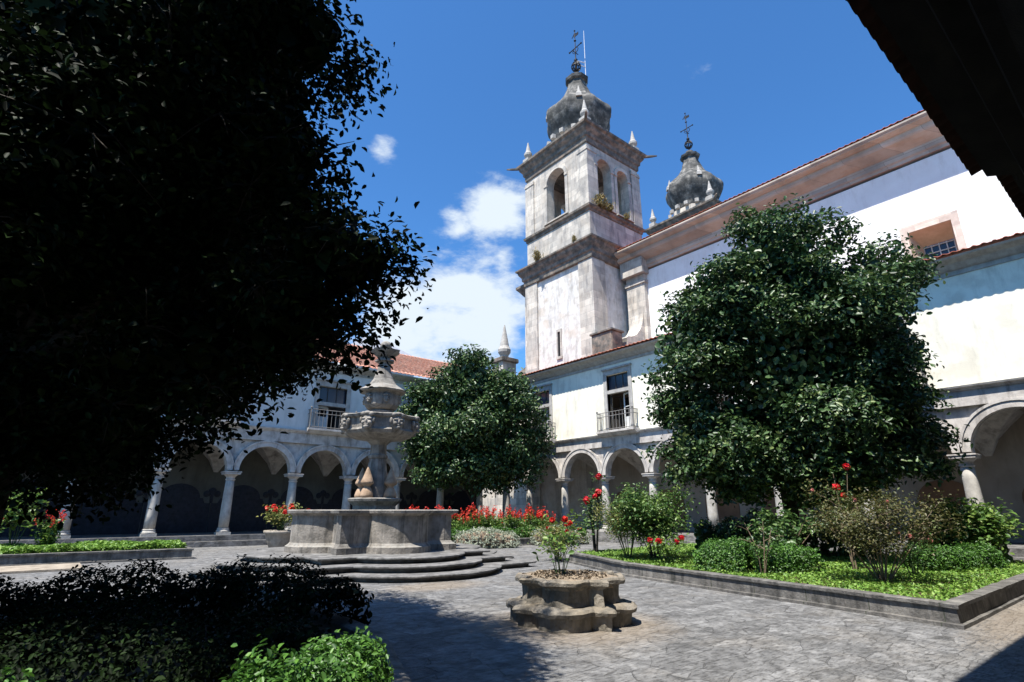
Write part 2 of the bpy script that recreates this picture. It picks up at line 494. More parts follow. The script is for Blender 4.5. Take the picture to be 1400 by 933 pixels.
        mq.data_type = 'RGBA'
        L(fd.outputs[0], mq.inputs[0])
        L(col, mq.inputs[6])
        mq.inputs[7].default_value = (0.235, 0.185, 0.13, 1)
        col = mq.outputs[2]
    L(col, b.inputs['Base Color'])
    bp = t.nodes['Bump']
    bp.inputs['Distance'].default_value = 0.035
    h0 = bp.inputs['Height'].links[0].from_socket
    su = N('ShaderNodeMath')
    su.operation = 'SUBTRACT'
    L(h0, su.inputs[0])
    L(jm.outputs[0], su.inputs[1])
    sp_ = N('ShaderNodeMath')
    sp_.operation = 'SUBTRACT'
    L(su.outputs[0], sp_.inputs[0])
    hp_ = N('ShaderNodeMath')
    hp_.operation = 'MULTIPLY'
    L(pr.outputs[0], hp_.inputs[0])
    hp_.inputs[1].default_value = 0.3
    L(hp_.outputs[0], sp_.inputs[1])
    L(sp_.outputs[0], bp.inputs['Height'])
    return m


M_ground = ground_material()


# ================================================================ object helpers
def obj(name, bm, mat, parent=None, smooth=False, loc=None):
    bmesh.ops.recalc_face_normals(bm, faces=bm.faces)
    me = bpy.data.meshes.new(name)
    bm.to_mesh(me)
    bm.free()
    if mat:
        me.materials.append(mat)
    if smooth:
        me.shade_smooth()
    o = bpy.data.objects.new(name, me)
    C.objects.link(o)
    if parent:
        o.parent = parent
    if loc:
        o.location = loc
    return o


def thing(name, label, cat, loc=(0, 0, 0), rz=0, group=None):
    o = bpy.data.objects.new(name, None)
    C.objects.link(o)
    o.location = loc
    o.rotation_euler = (0, 0, rz)
    o.empty_display_size = 0.2
    o['label'] = label
    o['category'] = cat
    if group:
        o['group'] = group
    return o


def tag(o, label, cat, group=None):
    o['label'] = label
    o['category'] = cat
    if group:
        o['group'] = group
    return o


def struct(o):
    o['kind'] = 'structure'
    return o


def dup(root, loc, rz=0.0, label=None, group=None, scale=1.0):
    r = root.copy()
    C.objects.link(r)
    r.location = loc
    r.rotation_euler = (0, 0, rz)
    r.scale = (scale, scale, scale)
    if label:
        r['label'] = label
    if group:
        r['group'] = group
    for ch in list(root.children):
        c = ch.copy()
        C.objects.link(c)
        c.parent = r
        for g in list(ch.children):
            d = g.copy()
            C.objects.link(d)
            d.parent = c
    return r


ID = lambda s, d, z: (s, d, z)


def box(bm, a, b, f=ID, bevel=0.0):
    (x0, y0, z0), (x1, y1, z1) = a, b
    vs = [bm.verts.new(f(x, y, z)) for x in (x0, x1) for y in (y0, y1) for z in (z0, z1)]
    fs = []
    for q in ((0, 1, 3, 2), (4, 6, 7, 5), (0, 4, 5, 1), (2, 3, 7, 6), (0, 2, 6, 4), (1, 5, 7, 3)):
        fs.append(bm.faces.new([vs[i] for i in q]))
    if bevel:
        es = list({e for fc in fs for e in fc.edges})
        bmesh.ops.bevel(bm, geom=es, offset=bevel, segments=2, affect='EDGES')


def prism(bm, pts, z0, z1, f=ID, scale_top=1.0):
    """pts: closed outline in (s,d), extruded in z"""
    n = len(pts)
    lo = [bm.verts.new(f(p[0], p[1], z0)) for p in pts]
    hi = [bm.verts.new(f(p[0] * scale_top, p[1] * scale_top, z1)) for p in pts]
    for i in range(n):
        bm.faces.new((lo[i], lo[(i + 1) % n], hi[(i + 1) % n], hi[i]))
    bm.faces.new(hi)
    bm.faces.new(lo[::-1])


def profile_run(bm, prof, s0, s1, f=ID, segs=1):
    """extrude a closed (d,z) profile along s"""
    rows = []
    for k in range(segs + 1):
        s = s0 + (s1 - s0) * k / segs
        rows.append([bm.verts.new(f(s, d, z)) for d, z in prof])
    n = len(prof)
    for a, b in zip(rows[:-1], rows[1:]):
        for i in range(n):
            bm.faces.new((a[i], a[(i + 1) % n], b[(i + 1) % n], b[i]))
    bm.faces.new(rows[0])
    bm.faces.new(rows[-1][::-1])


def lathe(bm, prof, c=(0, 0, 0), seg=20, rot=0.0, f=ID, outline=None):
    """prof: (r,z). outline(theta)->radius factor"""
    rows = []
    for r, z in prof:
        row = []
        for i in range(seg):
            th = rot + 2 * math.pi * i / seg
            k = outline(th) if outline else 1.0
            row.append(bm.verts.new(f(c[0] + r * k * math.cos(th), c[1] + r * k * math.sin(th), c[2] + z)))
        rows.append(row)
    for a, b in zip(rows[:-1], rows[1:]):
        for i in range(seg):
            bm.faces.new((a[i], a[(i + 1) % seg], b[(i + 1) % seg], b[i]))
    bm.faces.new(rows[0][::-1])
    bm.faces.new(rows[-1])


def loft(bm, rings):
    """rings: list of lists of 3D points, same count; capped"""
    rows = [[bm.verts.new(p) for p in r] for r in rings]
    n = len(rows[0])
    for a, b in zip(rows[:-1], rows[1:]):
        for i in range(n):
            bm.faces.new((a[i], a[(i + 1) % n], b[(i + 1) % n], b[i]))
    bm.faces.new(rows[0][::-1])
    bm.faces.new(rows[-1])


def tube(bm, pts, rads, seg=7):
    pts = [Vector(p) for p in pts]
    rows = []
    for i, p in enumerate(pts):
        d = (pts[min(i + 1, len(pts) - 1)] - pts[max(i - 1, 0)]).normalized()
        u = d.orthogonal().normalized() if i == 0 else (u - d * u.dot(d)).normalized()
        v = d.cross(u)
        r = rads[i] if isinstance(rads, (list, tuple)) else rads
        rows.append([bm.verts.new(p + (u * math.cos(a) + v * math.sin(a)) * r) for a in [2 * math.pi * k / seg for k in range(seg)]])
    for a, b in zip(rows[:-1], rows[1:]):
        for i in range(seg):
            bm.faces.new((a[i], a[(i + 1) % seg], b[(i + 1) % seg], b[i]))
    bm.faces.new(rows[0][::-1])
    bm.faces.new(rows[-1])


def sphere(bm, c, r, seg=10, scl=(1, 1, 1)):
    m = Matrix.Translation(c) @ Matrix.Diagonal((*scl, 1))
    bmesh.ops.create_uvsphere(bm, u_segments=seg, v_segments=max(5, seg // 2 + 1), radius=r, matrix=m)


def holed_wall(bm, s0, s1, z0, z1, d0, d1, openings, f=ID, arc=12):
    """wall between s0..s1, z0..z1, thickness d0..d1 with openings (centre, half width, sill, spring, arched?)"""
    ops = sorted(openings)
    xs = s0
    grid = []

    def quad(p):
        for d in (d0, d1):
            bm.faces.new([bm.verts.new(f(s, d, z)) for s, z in p])

    def rev(p, q):
        bm.faces.new([bm.verts.new(f(p[0], d0, p[1])), bm.verts.new(f(q[0], d0, q[1])), bm.verts.new(f(q[0], d1, q[1])), bm.verts.new(f(p[0], d1, p[1]))])
    for (c, hw, sill, spr, arched) in ops:
        a, b = c - hw, c + hw
        if a > xs + 1e-4:
            quad([(xs, z0), (a, z0), (a, z1), (xs, z1)])
            rev((xs, z0), (a, z0))
        if sill > z0 + 1e-4:
            rev((a, z0), (b, z0))
            quad([(a, z0), (b, z0), (b, sill), (a, sill)])
            rev((a, sill), (b, sill))
        rev((a, sill), (a, spr))
        rev((b, sill), (b, spr))
        if arched:
            top = [(c - hw * math.cos(math.pi * k / arc), spr + hw * math.sin(math.pi * k / arc)) for k in range(arc + 1)]
        else:
            top = [(a, spr), (b, spr)]
        for p, q in zip(top[:-1], top[1:]):
            quad([p, q, (q[0], z1), (p[0], z1)])
            rev(p, q)
        xs = b
    if s1 > xs + 1e-4:
        quad([(xs, z0), (s1, z0), (s1, z1), (xs, z1)])
        rev((xs, z0), (s1, z0))
    rev((s0, z0), (s0, z1))
    rev((s1, z0), (s1, z1))
    rev((s0, z1), (s1, z1))
    bmesh.ops.remove_doubles(bm, verts=bm.verts, dist=0.0005)


def arch_ring(bm, c, r0, r1, spr, d0, d1, f=ID, arc=18, a0=0.0, a1=math.pi):
    rows = []
    for k in range(arc + 1):
        th = a0 + (a1 - a0) * k / arc
        rows.append([bm.verts.new(f(c - r * math.cos(th), d, spr + r * math.sin(th))) for r, d in ((r0, d0), (r0, d1), (r1, d1), (r1, d0))])
    for a, b in zip(rows[:-1], rows[1:]):
        for i in range(4):
            bm.faces.new((a[i], a[(i + 1) % 4], b[(i + 1) % 4], b[i]))
    bm.faces.new(rows[0])
    bm.faces.new(rows[-1][::-1])


def jitter(bm, amp, scale=3.0):
    from mathutils import noise as mn
    for v in bm.verts:
        n = mn.noise_vector(v.co * scale)
        v.co += n * amp


# ---------------------------------------------------------------- leaves (numpy)
def leaf_object(name, cen, nrm, size, mat, parent=None, aspect=0.55, jit=0.6, size_var=0.35, seed=1, fold=0.18, smooth=False):
    rng = np.random.default_rng(seed)
    cen = np.asarray(cen, float)
    n = len(cen)
    N = np.asarray(nrm, float) + rng.normal(0, jit, (n, 3))
    N /= np.linalg.norm(N, axis=1)[:, None] + 1e-9
    A = np.cross(N, rng.normal(0, 1, (n, 3)))
    A /= np.linalg.norm(A, axis=1)[:, None] + 1e-9
    B = np.cross(N, A)
    s = size * (1 + rng.uniform(-size_var, size_var, n))[:, None]
    h = s * 0.5
    wd = s * aspect * 0.5
    q = s * fold * 0.5
    base = cen - A * h
    tip = cen + A * h - N * h * 0.3
    l1 = cen - A * h * 0.42 + B * wd * 0.86 + N * q
    l2 = cen + A * h * 0.30 + B * wd * 0.80 + N * q * 0.8
    r1 = cen - A * h * 0.42 - B * wd * 0.86 + N * q
    r2 = cen + A * h * 0.30 - B * wd * 0.80 + N * q * 0.8
    V = np.stack([base, l1, l2, tip, r2, r1], 1).reshape(-1, 3).astype(np.float32)
    base_i = (np.arange(n) * 6)[:, None]
    T = np.concatenate([base_i + np.array([0, 3, 2, 1]), base_i + np.array([0, 5, 4, 3])], 1).reshape(-1, 4)
    me = bpy.data.meshes.new(name)
    me.vertices.add(len(V))
    me.vertices.foreach_set('co', V.ravel())
    me.loops.add(T.size)
    me.loops.foreach_set('vertex_index', T.ravel().astype(np.int32))
    me.polygons.add(len(T))
    me.polygons.foreach_set('loop_start', (np.arange(len(T)) * 4).astype(np.int32))
    me.polygons.foreach_set('loop_total', np.full(len(T), 4, np.int32))
    me.update(calc_edges=True)
    me.materials.append(mat)
    o = bpy.data.objects.new(name, me)
    C.objects.link(o)
    if parent:
        o.parent = parent
    return o


def crown_points(lobes, clumps, per, spread, seed=1, shell=(0.72, 1.04), droop=0.0, flat=0.6):
    """lobes: (x,y,z,rx,ry,rz). returns leaf centres and normals gathered in twigs over the lobes' outer shells"""
    rng = np.random.default_rng(seed)
    Lb = np.asarray(lobes, float)
    area = (Lb[:, 3] * Lb[:, 4] + Lb[:, 4] * Lb[:, 5] + Lb[:, 3] * Lb[:, 5])
    pick = rng.choice(len(Lb), clumps, p=area / area.sum())
    d = rng.normal(0, 1, (clumps, 3))
    d /= np.linalg.norm(d, axis=1)[:, None]
    r = shell[0] + (shell[1] - shell[0]) * rng.random(clumps) ** 0.7
    # lumpy radius
    ph = rng.uniform(0, 6.28, (len(Lb), 4))
    lump = 1 + 0.07 * np.sin(5 * d[:, 0] + ph[pick, 0]) + 0.07 * np.sin(6 * d[:, 1] + ph[pick, 1]) + 0.07 * np.sin(6 * d[:, 2] + ph[pick, 2])
    P = Lb[pick, :3] + d * Lb[pick, 3:] * (r * lump)[:, None]
    # drop twigs buried deep in another lobe
    keep = np.ones(clumps, bool)
    for i in range(len(Lb)):
        q = (P - Lb[i, :3]) / Lb[i, 3:]
        keep &= ~((np.linalg.norm(q, axis=1) < 0.62) & (pick != i))
    P, d = P[keep], d[keep]
    n = len(P)
    off = rng.normal(0, spread, (n, per, 3)) * np.array([1, 1, flat])
    off[:, :, 2] -= droop * np.linalg.norm(off[:, :, :2], axis=2)
    cen = (P[:, None] + off).reshape(-1, 3)
    nr = np.repeat(d, per, 0) * 0.6 + np.array([0, 0, 0.7])
    return cen, nr


def lobe_fill(lobes, n, seed=1, rmax=0.8):
    rng = np.random.default_rng(seed)
    Lb = np.asarray(lobes, float)
    vol = Lb[:, 3] * Lb[:, 4] * Lb[:, 5]
    pick = rng.choice(len(Lb), n, p=vol / vol.sum())
    d = rng.normal(0, 1, (n, 3))
    d /= np.linalg.norm(d, axis=1)[:, None]
    r = rmax * rng.random(n) ** 0.4
    return Lb[pick, :3] + d * Lb[pick, 3:] * r[:, None], d


def join_mesh(name, objs, parent):
    """merge raw leaf meshes of one crown into one mesh object"""
    bm = bmesh.new()
    for o in objs:
        bm.from_mesh(o.data)
    me = bpy.data.meshes.new(name)
    bm.to_mesh(me)
    bm.free()
    for m in objs[0].data.materials:
        me.materials.append(m)
    for o in objs:
        bpy.data.objects.remove(o)
    o = bpy.data.objects.new(name, me)
    C.objects.link(o)
    o.parent = parent
    return o


def make_tree(name, label, base, lobes, leaf, clumps, per, spread, mat, trunk_r, trunk_top, seed, inner=(6000, 0.3), group=None, droop=0.25, limb=0.45):
    t = thing(name, label, 'tree', base, 0, group)
    rel = [(x - base[0], y - base[1], z - base[2], a, b, c) for x, y, z, a, b, c in lobes]
    bm = bmesh.new()
    rr = random.Random(seed)
    ht = trunk_top
    tube(bm, [(0, 0, -0.1), (0.02, 0.01, 0.25), (0.06, -0.03, ht * 0.5), (0.0, 0.04, ht)], [trunk_r * 1.5, trunk_r * 1.05, trunk_r * 0.92, trunk_r * 0.8], 12)
    obj('trunk', bm, M_bark, t, True)
    rg = np.random.default_rng(seed + 7)
    subs = []
    for (x, y, z, a, b, c) in rel:
        bm = bmesh.new()
        q = Vector((x, y, z))
        s = Vector((0, 0.02, ht * rr.uniform(0.75, 1.0)))
        mid = s.lerp(q, 0.5) + Vector((rr.uniform(-.2, .2), rr.uniform(-.2, .2), 0.25))
        tube(bm, [s, mid, q], [trunk_r * limb, trunk_r * 0.28, trunk_r * 0.12], 7)
        k = int(7 + 6 * a)
        d = rg.normal(0, 1, (k, 3))
        d /= np.linalg.norm(d, axis=1)[:, None]
        for v in d:
            f_ = rg.uniform(0.24, 0.42)
            e = rg.uniform(0.66, 0.9)
            rs = max(0.32, a * f_)
            p = Vector((x + v[0] * a * e, y + v[1] * b * e, z + v[2] * c * e))
            subs.append((p.x, p.y, p.z, rs * 1.15, rs * 1.15, rs * 0.72))
            # a bough to the clump and twigs inside it
            m_ = q.lerp(p, 0.55) + Vector((0, 0, -0.12 * a))
            tube(bm, [q, m_, p], [trunk_r * 0.12, trunk_r * 0.08, trunk_r * 0.04], 5)
            for _ in range(5):
                o_ = Vector(rg.normal(0, 1, 3)).normalized()
                tube(bm, [p, p + o_ * rs * 0.5 + Vector((0, 0, 0.03)), p + o_ * rs * 1.05], [0.009, 0.006, 0.003], 3)
        obj('branch', bm, M_bark, t, True)
    cen, nr = crown_points(subs, clumps, per, spread, seed, shell=(0.5, 1.02), droop=droop)
    a = leaf_object('crown', cen, nr, leaf, mat, None, 0.58, 0.55, 0.35, seed)
    p, d = lobe_fill(rel, inner[0], seed + 1, 0.74)
    b = leaf_object('crown', p, d, inner[1], mat, None, 0.8, 0.8, 0.3, seed + 2)
    join_mesh('crown', [a, b], t)
    return t


# ================================================================ GROUND
bm = bmesh.new()
for q in (((-400, -400), (400, -400), (400, 400), (-400, 400)),):
    bm.faces.new([bm.verts.new((x, y, 0)) for x, y in q])
struct(obj('ground', bm, M_ground))

XR, YB, YS = 23.76, 29.88, -0.62
FLOOR = 0.48

f_right = lambda s, d, z: (XR - d, s, z)
f_back = lambda s, d, z: (s, YB - d, z)
f_south = lambda s, d, z: (s, YS + d, z)

# gallery floors (terraces) with a step down into the court
for f, s0, s1, nm in ((f_right, -4.2, YB - 1.0, 'terrace'), (f_back, -14, XR + 4, 'terrace'), ):
    bm = bmesh.new()
    box(bm, (s0, -4.0, -0.2), (s1, 0.62, FLOOR), f, 0.03)
    struct(obj('terrace', bm, M_stone_d))
    bm = bmesh.new()
    box(bm, (s0, 0.622, -0.2), (s1, 1.05, 0.24), f, 0.03)
    struct(obj('step', bm, M_stone_d))
bm = bmesh.new()
box(bm, (-14, -4.0, -0.2), (XR - 0.64, 0.3, 0.06), f_south)
struct(obj('terrace', bm, M_stone_d))


# ================================================================ CLOISTER WINGS
def column_mesh():
    bm = bmesh.new()
    box(bm, (-0.30, -0.30, 0), (0.30, 0.30, 0.12))
    lathe(bm, [(0.29, 0.122), (0.30, 0.17), (0.27, 0.22), (0.25, 0.24), (0.265, 0.28), (0.245, 0.31)], seg=24)
    base = bm
    bs = bmesh.new()
    lathe(bs, [(0.228, 0.30), (0.23, 0.9), (0.222, 1.5), (0.205, 2.1), (0.19, 2.56)], seg=28)
    cp = bmesh.new()
    lathe(cp, [(0.192, 2.50), (0.225, 2.52), (0.225, 2.56), (0.195, 2.58), (0.195, 2.64), (0.24, 2.70), (0.32, 2.77)], seg=28)
    box(cp, (-0.37, -0.37, 2.772), (0.37, 0.37, 2.86), bevel=0.012)
    box(cp, (-0.40, -0.40, 2.862), (0.40, 0.40, 2.92), bevel=0.012)
    return base, bs, cp


COLM = None


def add_column(parent, p):
    global COLM
    if COLM is None:
        base, bs, cp = column_mesh()
        s = obj('column', bs, M_column, parent, True)
        b = obj('column_base', base, M_column, s)
        c = obj('capital', cp, M_arch, s)
        COLM = s
        s.location = p
        return
    s = COLM.copy()
    C.objects.link(s)
    s.parent = parent
    s.location = p
    for ch in COLM.children:
        c = ch.copy()
        C.objects.link(c)
        c.parent = s


def balcony_window(parent, f, c, sill, top, hw, wall_d, open_door=True, cream=True, fw=0.24):
    """a french window in a granite surround with a transom light, and its balcony"""
    bm = bmesh.new()
    d0, d1 = wall_d - 0.22, wall_d + 0.05
    box(bm, (c - hw - fw, d0, sill), (c - hw, d1, top), f)
    box(bm, (c + hw, d0, sill), (c + hw + fw, d1, top), f)
    box(bm, (c - hw - fw, d0, top + 0.002), (c + hw + fw, d1 + 0.01, top + 0.30), f)
    box(bm, (c - hw - fw - 0.05, wall_d + 0.003, top + 0.302), (c + hw + fw + 0.05, wall_d + 0.15, top + 0.40), f)
    tr = top - 0.98
    box(bm, (c - hw, d0, tr - 0.1), (c + hw, d1 - 0.02, tr + 0.10), f)
    win = obj('window', bm, M_frame, parent)
    bm = bmesh.new()
    box(bm, (c - hw, wall_d - 0.20, tr + 0.102), (c + hw, wall_d - 0.17, top), f)
    obj('pane', bm, M_glass, win)
    bm = bmesh.new()
    for k in range(1, 3):
        x = c - hw + 2 * hw * k / 3
        box(bm, (x - 0.02, wall_d - 0.168, tr + 0.102), (x + 0.02, wall_d - 0.14, top), f)
    box(bm, (c - hw, wall_d - 0.168, top - 0.05), (c + hw, wall_d - 0.139, top), f)
    obj('glazing_bar', bm, M_wood, win)
    # door leaves: one swung inwards, dark room behind
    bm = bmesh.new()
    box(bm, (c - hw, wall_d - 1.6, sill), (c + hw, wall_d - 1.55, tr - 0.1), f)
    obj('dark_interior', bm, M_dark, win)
    for sgn, ang in ((-1, 0.25), (1, 1.25)):
        bm = bmesh.new()
        x0 = c + sgn * (hw - 0.02)
        L_ = hw - 0.06
        ux, ud = -sgn * math.cos(ang), -math.sin(ang)
        g = lambda a, t, z, x0=x0, ux=ux, ud=ud: f(x0 + ux * a - ud * t * 0.5, wall_d - 0.22 + ud * a + ux * t * 0.5, z)
        for (a0, a1, z0, z1) in ((0, 0.09, sill, tr - 0.12), (L_ - 0.09, L_, sill, tr - 0.12), (0.09, L_ - 0.09, sill, sill + 0.75), (0.09, L_ - 0.09, tr - 0.22, tr - 0.12), (0.09, L_ - 0.09, sill + 1.3, sill + 1.34)):
            box(bm, (a0, 0, z0), (a1, 0.05, z1), g)
        obj('door_leaf', bm, M_white if sgn < 0 else M_wood, win)
    # balcony
    bm = bmesh.new()
    profile_run(bm, [(wall_d + 0.002, sill - 0.28), (wall_d + 0.25, sill - 0.26), (wall_d + 0.42, sill - 0.14), (wall_d + 0.5, sill - 0.12), (wall_d + 0.5, sill - 0.01), (wall_d + 0.002, sill - 0.01)], c - hw - 0.55, c + hw + 0.55, f)
    bal = obj('balcony', bm, M_arch, parent)
    bm = bmesh.new()
    za, zb = sill, sill + 1.0
    x0, x1, dd = c - hw - 0.48, c + hw + 0.48, wall_d + 0.44
    for z in (za + 0.06, zb - 0.22, zb):
        tube(bm, [f(x0, dd, z), f(x1, dd, z)], 0.02, 5)
        tube(bm, [f(x0, wall_d, z), f(x0, dd, z)], 0.02, 5)
        tube(bm, [f(x1, wall_d, z), f(x1, dd, z)], 0.02, 5)
    nb = 11
    for k in range(nb + 1):
        x = x0 + (x1 - x0) * k / nb
        tube(bm, [f(x, dd, za - 0.02), f(x, dd, zb)], 0.016, 5)
    for x in (x0, x1):
        tube(bm, [f(x, dd, za), f(x, dd, zb + 0.02)], 0.03, 6)
        sphere(bm, f(x, dd, zb + 0.08), 0.06, 8)
        for k in (1, 2, 3):
            tube(bm, [f(x, wall_d + 0.11 * k, za), f(x, wall_d + 0.11 * k, zb)], 0.014, 5)
    obj('railing', bm, M_rail, bal)


def tiled_roof(name, parent, f, s0, s1, eave_d, eave_z, slope, depth, mat, period=0.14, row=0.42):
    """barrel tile sheet: half-round ridges run up the slope, rows step"""
    ns = int((s1 - s0) / period * 4)
    nr = int(depth / row) + 1
    th = np.linspace(s0, s1, ns + 1)
    prof = 0.032 * np.abs(np.sin(np.pi * (th - s0) / period)) ** 0.8 * np.where(((th - s0) / period).astype(int) % 2 == 0, 1.0, -0.35)
    bm = bmesh.new()
    rng = np.random.default_rng(3)
    prev = None
    for k in range(nr):
        for e in (0, 1):
            dd = eave_d - (k + e) * row + (0.03 * (1 - e))
            z = eave_z + (k + e) * row * slope + (0.035 if e == 0 else 0.0)
            wob = rng.normal(0, 0.006, len(th)) if e == 0 else 0
            cur = [bm.verts.new(f(float(s), dd, float(z + p))) for s, p in zip(th, prof + wob)]
            if prev:
                for i in range(len(th) - 1):
                    bm.faces.new((prev[i], prev[i + 1], cur[i + 1], cur[i]))
            elif True:
                low = [bm.verts.new(f(float(s), dd + 0.0, float(z + p - 0.03))) for s, p in zip(th, prof)]
                for i in range(len(th) - 1):
                    bm.faces.new((low[i], low[i + 1], cur[i + 1], cur[i]))
                back = [bm.verts.new(f(float(s), dd - 0.6, float(z + p - 0.03 + 0.6 * slope))) for s, p in zip(th, prof)]
                for i in range(len(th) - 1):
                    bm.faces.new((back[i], back[i + 1], low[i + 1], low[i]))
            prev = cur
    o = obj(name, bm, mat, parent, True)
    return o


def wing(name, label, f, s0, s1, cols, windows, walls, eave_z, roof_mat, inner='brown', over=0.72, roof_slope=0.28, roof_depth=6.5, wing_cols=None, roof_s=None, lime=M_cream, cor_h=0.62, win_top=9.0):
    t = thing(name, label, 'cloister building', f((s0 + s1) / 2, 0, 0))
    inv = t.location.copy()
    F = lambda s, d, z: tuple(Vector(f(s, d, z)) - inv)
    WD = 0.25            # wall face
    spr = FLOOR + 2.92 + 0.06
    ZS = 5.5             # underside of the string course
    # columns
    for s in cols:
        add_column(t, F(s, 0, FLOOR))
    # arch wall
    ops = []
    rads = []
    for a, b in zip(cols[:-1], cols[1:]):
        hw = (b - a) / 2 - 0.25
        ops.append(((a + b) / 2, hw, FLOOR + 2.92, spr + 0.0, True))
    bm = bmesh.new()
    holed_wall(bm, cols[0] - 0.25, cols[-1] + 0.25, FLOOR + 2.921, ZS, WD - 0.42, WD - 0.15, ops, F, 20)
    obj('arcade_wall', bm, M_arch, t)
    for (c, hw, z, sp, _) in ops:
        bm = bmesh.new()
        e = 0.30 if hw > 1.2 else 0.2
        arch_ring(bm, c, hw - 0.012, hw + e - 0.10, sp, WD - 0.17, WD + 0.005, F, 22)
        arch_ring(bm, c, hw + e - 0.099, hw + e - 0.02, sp, WD - 0.17, WD + 0.04, F, 22)
        arch_ring(bm, c, hw - 0.022, hw + 0.08, sp, WD - 0.46, WD - 0.38, F, 22)
        obj('archivolt', bm, M_arch, t, False)
    # frieze above the crowns, string course
    bm = bmesh.new()
    box(bm, (s0, WD - 0.149, spr + 1.52), (s1, WD + 0.02, ZS), F)
    obj('frieze', bm, M_arch, t)
    bm = bmesh.new()
    profile_run(bm, [(WD - 0.42, ZS + 0.002), (WD + 0.06, ZS + 0.002), (WD + 0.10, ZS + 0.06), (WD + 0.17, ZS + 0.10), (WD + 0.19, ZS + 0.16), (WD - 0.42, ZS + 0.19)], s0, s1, F)
    obj('string_course', bm, M_arch, t)
    # upper storey
    sill, top = ZS + 0.30, win_top
    wops = [(c, 0.78, sill, top, False) for c in windows]
    bm = bmesh.new()
    holed_wall(bm, s0, s1, ZS + 0.19, eave_z - cor_h + 0.05, WD - 0.40, WD, wops, F)
    obj('wall', bm, lime, t)
    for c in windows:
        balcony_window(t, F, c, sill, top, 0.78, WD)
    # eaves cornice
    ez = eave_z
    bm = bmesh.new()
    profile_run(bm, [(WD - 0.4, ez - cor_h + 0.052), (WD + 0.05, ez - cor_h + 0.052), (WD + 0.06, ez - cor_h + 0.2), (WD + 0.14, ez - cor_h + 0.24), (WD + over * 0.45, ez - 0.22), (WD + over - 0.10, ez - 0.12), (WD + over - 0.05, ez - 0.055), (WD - 0.4, ez - 0.05)], s0, s1, F)
    obj('cornice', bm, M_frame, t)
    ra, rb = roof_s or (s0, s1)
    tiled_roof('roof', t, F, ra, rb, WD + over, ez, roof_slope, roof_depth, roof_mat)
    # gallery: back wall, ceiling, corbels
    bm = bmesh.new()
    box(bm, (s0, -3.9, FLOOR - 0.1), (s1, -3.6, eave_z - 0.3), F)
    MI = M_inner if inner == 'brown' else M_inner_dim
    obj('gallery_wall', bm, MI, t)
    bm = bmesh.new()
    box(bm, (s0, -3.58, 5.05), (s1, WD - 0.44, 5.25), F)
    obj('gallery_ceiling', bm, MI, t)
    for s in cols:
        bm = bmesh.new()
        loft(bm, [[F(s + a * k, -3.6 + (b + 1) * k * 0.62, z) for a, b in ((-1, -1), (1, -1), (1, 1), (-1, 1))] for k, z in ((0.10, 3.55), (0.18, 3.7), (0.42, 4.15), (0.85, 4.6), (1.35, 5.04))])
        obj('vault_corbel', bm, M_arch, t)
    for a, b in zip(cols[:-1], cols[1:]):
        c = (a + b) / 2
        if inner == 'brown':
            pts = [(c - 0.95, FLOOR)] + [(c - 0.95 * math.cos(math.pi * k / 12), 2.0 + 0.75 * math.sin(math.pi * k / 12)) for k in range(13)] + [(c + 0.95, FLOOR)]
            mt = M_brown
        else:
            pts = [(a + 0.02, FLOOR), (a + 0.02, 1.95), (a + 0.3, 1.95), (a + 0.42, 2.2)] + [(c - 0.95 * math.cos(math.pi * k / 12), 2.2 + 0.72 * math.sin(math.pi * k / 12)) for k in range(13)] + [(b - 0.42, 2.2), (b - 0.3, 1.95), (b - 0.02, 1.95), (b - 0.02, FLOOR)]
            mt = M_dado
        bm = bmesh.new()
        lo = [bm.verts.new(F(x, -3.6, z)) for x, z in pts]
        hi = [bm.verts.new(F(x, -3.56, z)) for x, z in pts]
        n = len(pts)
        for i in range(n):
            bm.faces.new((lo[i], lo[(i + 1) % n], hi[(i + 1) % n], hi[i]))
        bm.faces.new(hi)
        obj('tile_panel', bm, mt, t)
        if inner != 'brown':
            bm = bmesh.new()
            for q in ((-0.26, 2.42, 0.17), (0.26, 2.42, 0.17), (0, 2.55, 0.2)):
                cc = Vector(F(a + q[0], -3.575, q[1]))
                bmesh.ops.create_icosphere(bm, subdivisions=2, radius=q[2], matrix=Matrix.Translation(cc) @ Matrix.Diagonal((1 if f is not f_right else 0.15, 1 if f is f_right else 0.15, 1, 1)))
            box(bm, (a - 0.07, -3.6, 1.95), (a + 0.07, -3.55, 2.5), F)
            obj('tile_urn', bm, mt, t)
    return t


COLS_R = [1.7 - 3.23, 1.7] + [4.87 + 3.226 * k for k in range(8)] + [YB - 0.05]
COLS_B = [0.52 + 3.0 * k for k in range(-4, 8)] + [XR - 0.05]
wing('cloister_wing', 'long cream two-storey cloister wing beneath the white church, lit by the sun', f_right, -1.5, YB - 0.26, COLS_R, [0.1, 6.6, 13.05, 19.5, 25.9], None, 10.17, M_tile, 'brown', roof_s=(-1.5, YB + 4), roof_depth=6.4)
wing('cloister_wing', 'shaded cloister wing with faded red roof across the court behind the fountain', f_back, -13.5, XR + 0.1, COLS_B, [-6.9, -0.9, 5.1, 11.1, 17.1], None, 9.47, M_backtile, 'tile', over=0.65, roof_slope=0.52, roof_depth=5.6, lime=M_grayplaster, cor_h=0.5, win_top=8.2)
bm = bmesh.new()
bm.free()


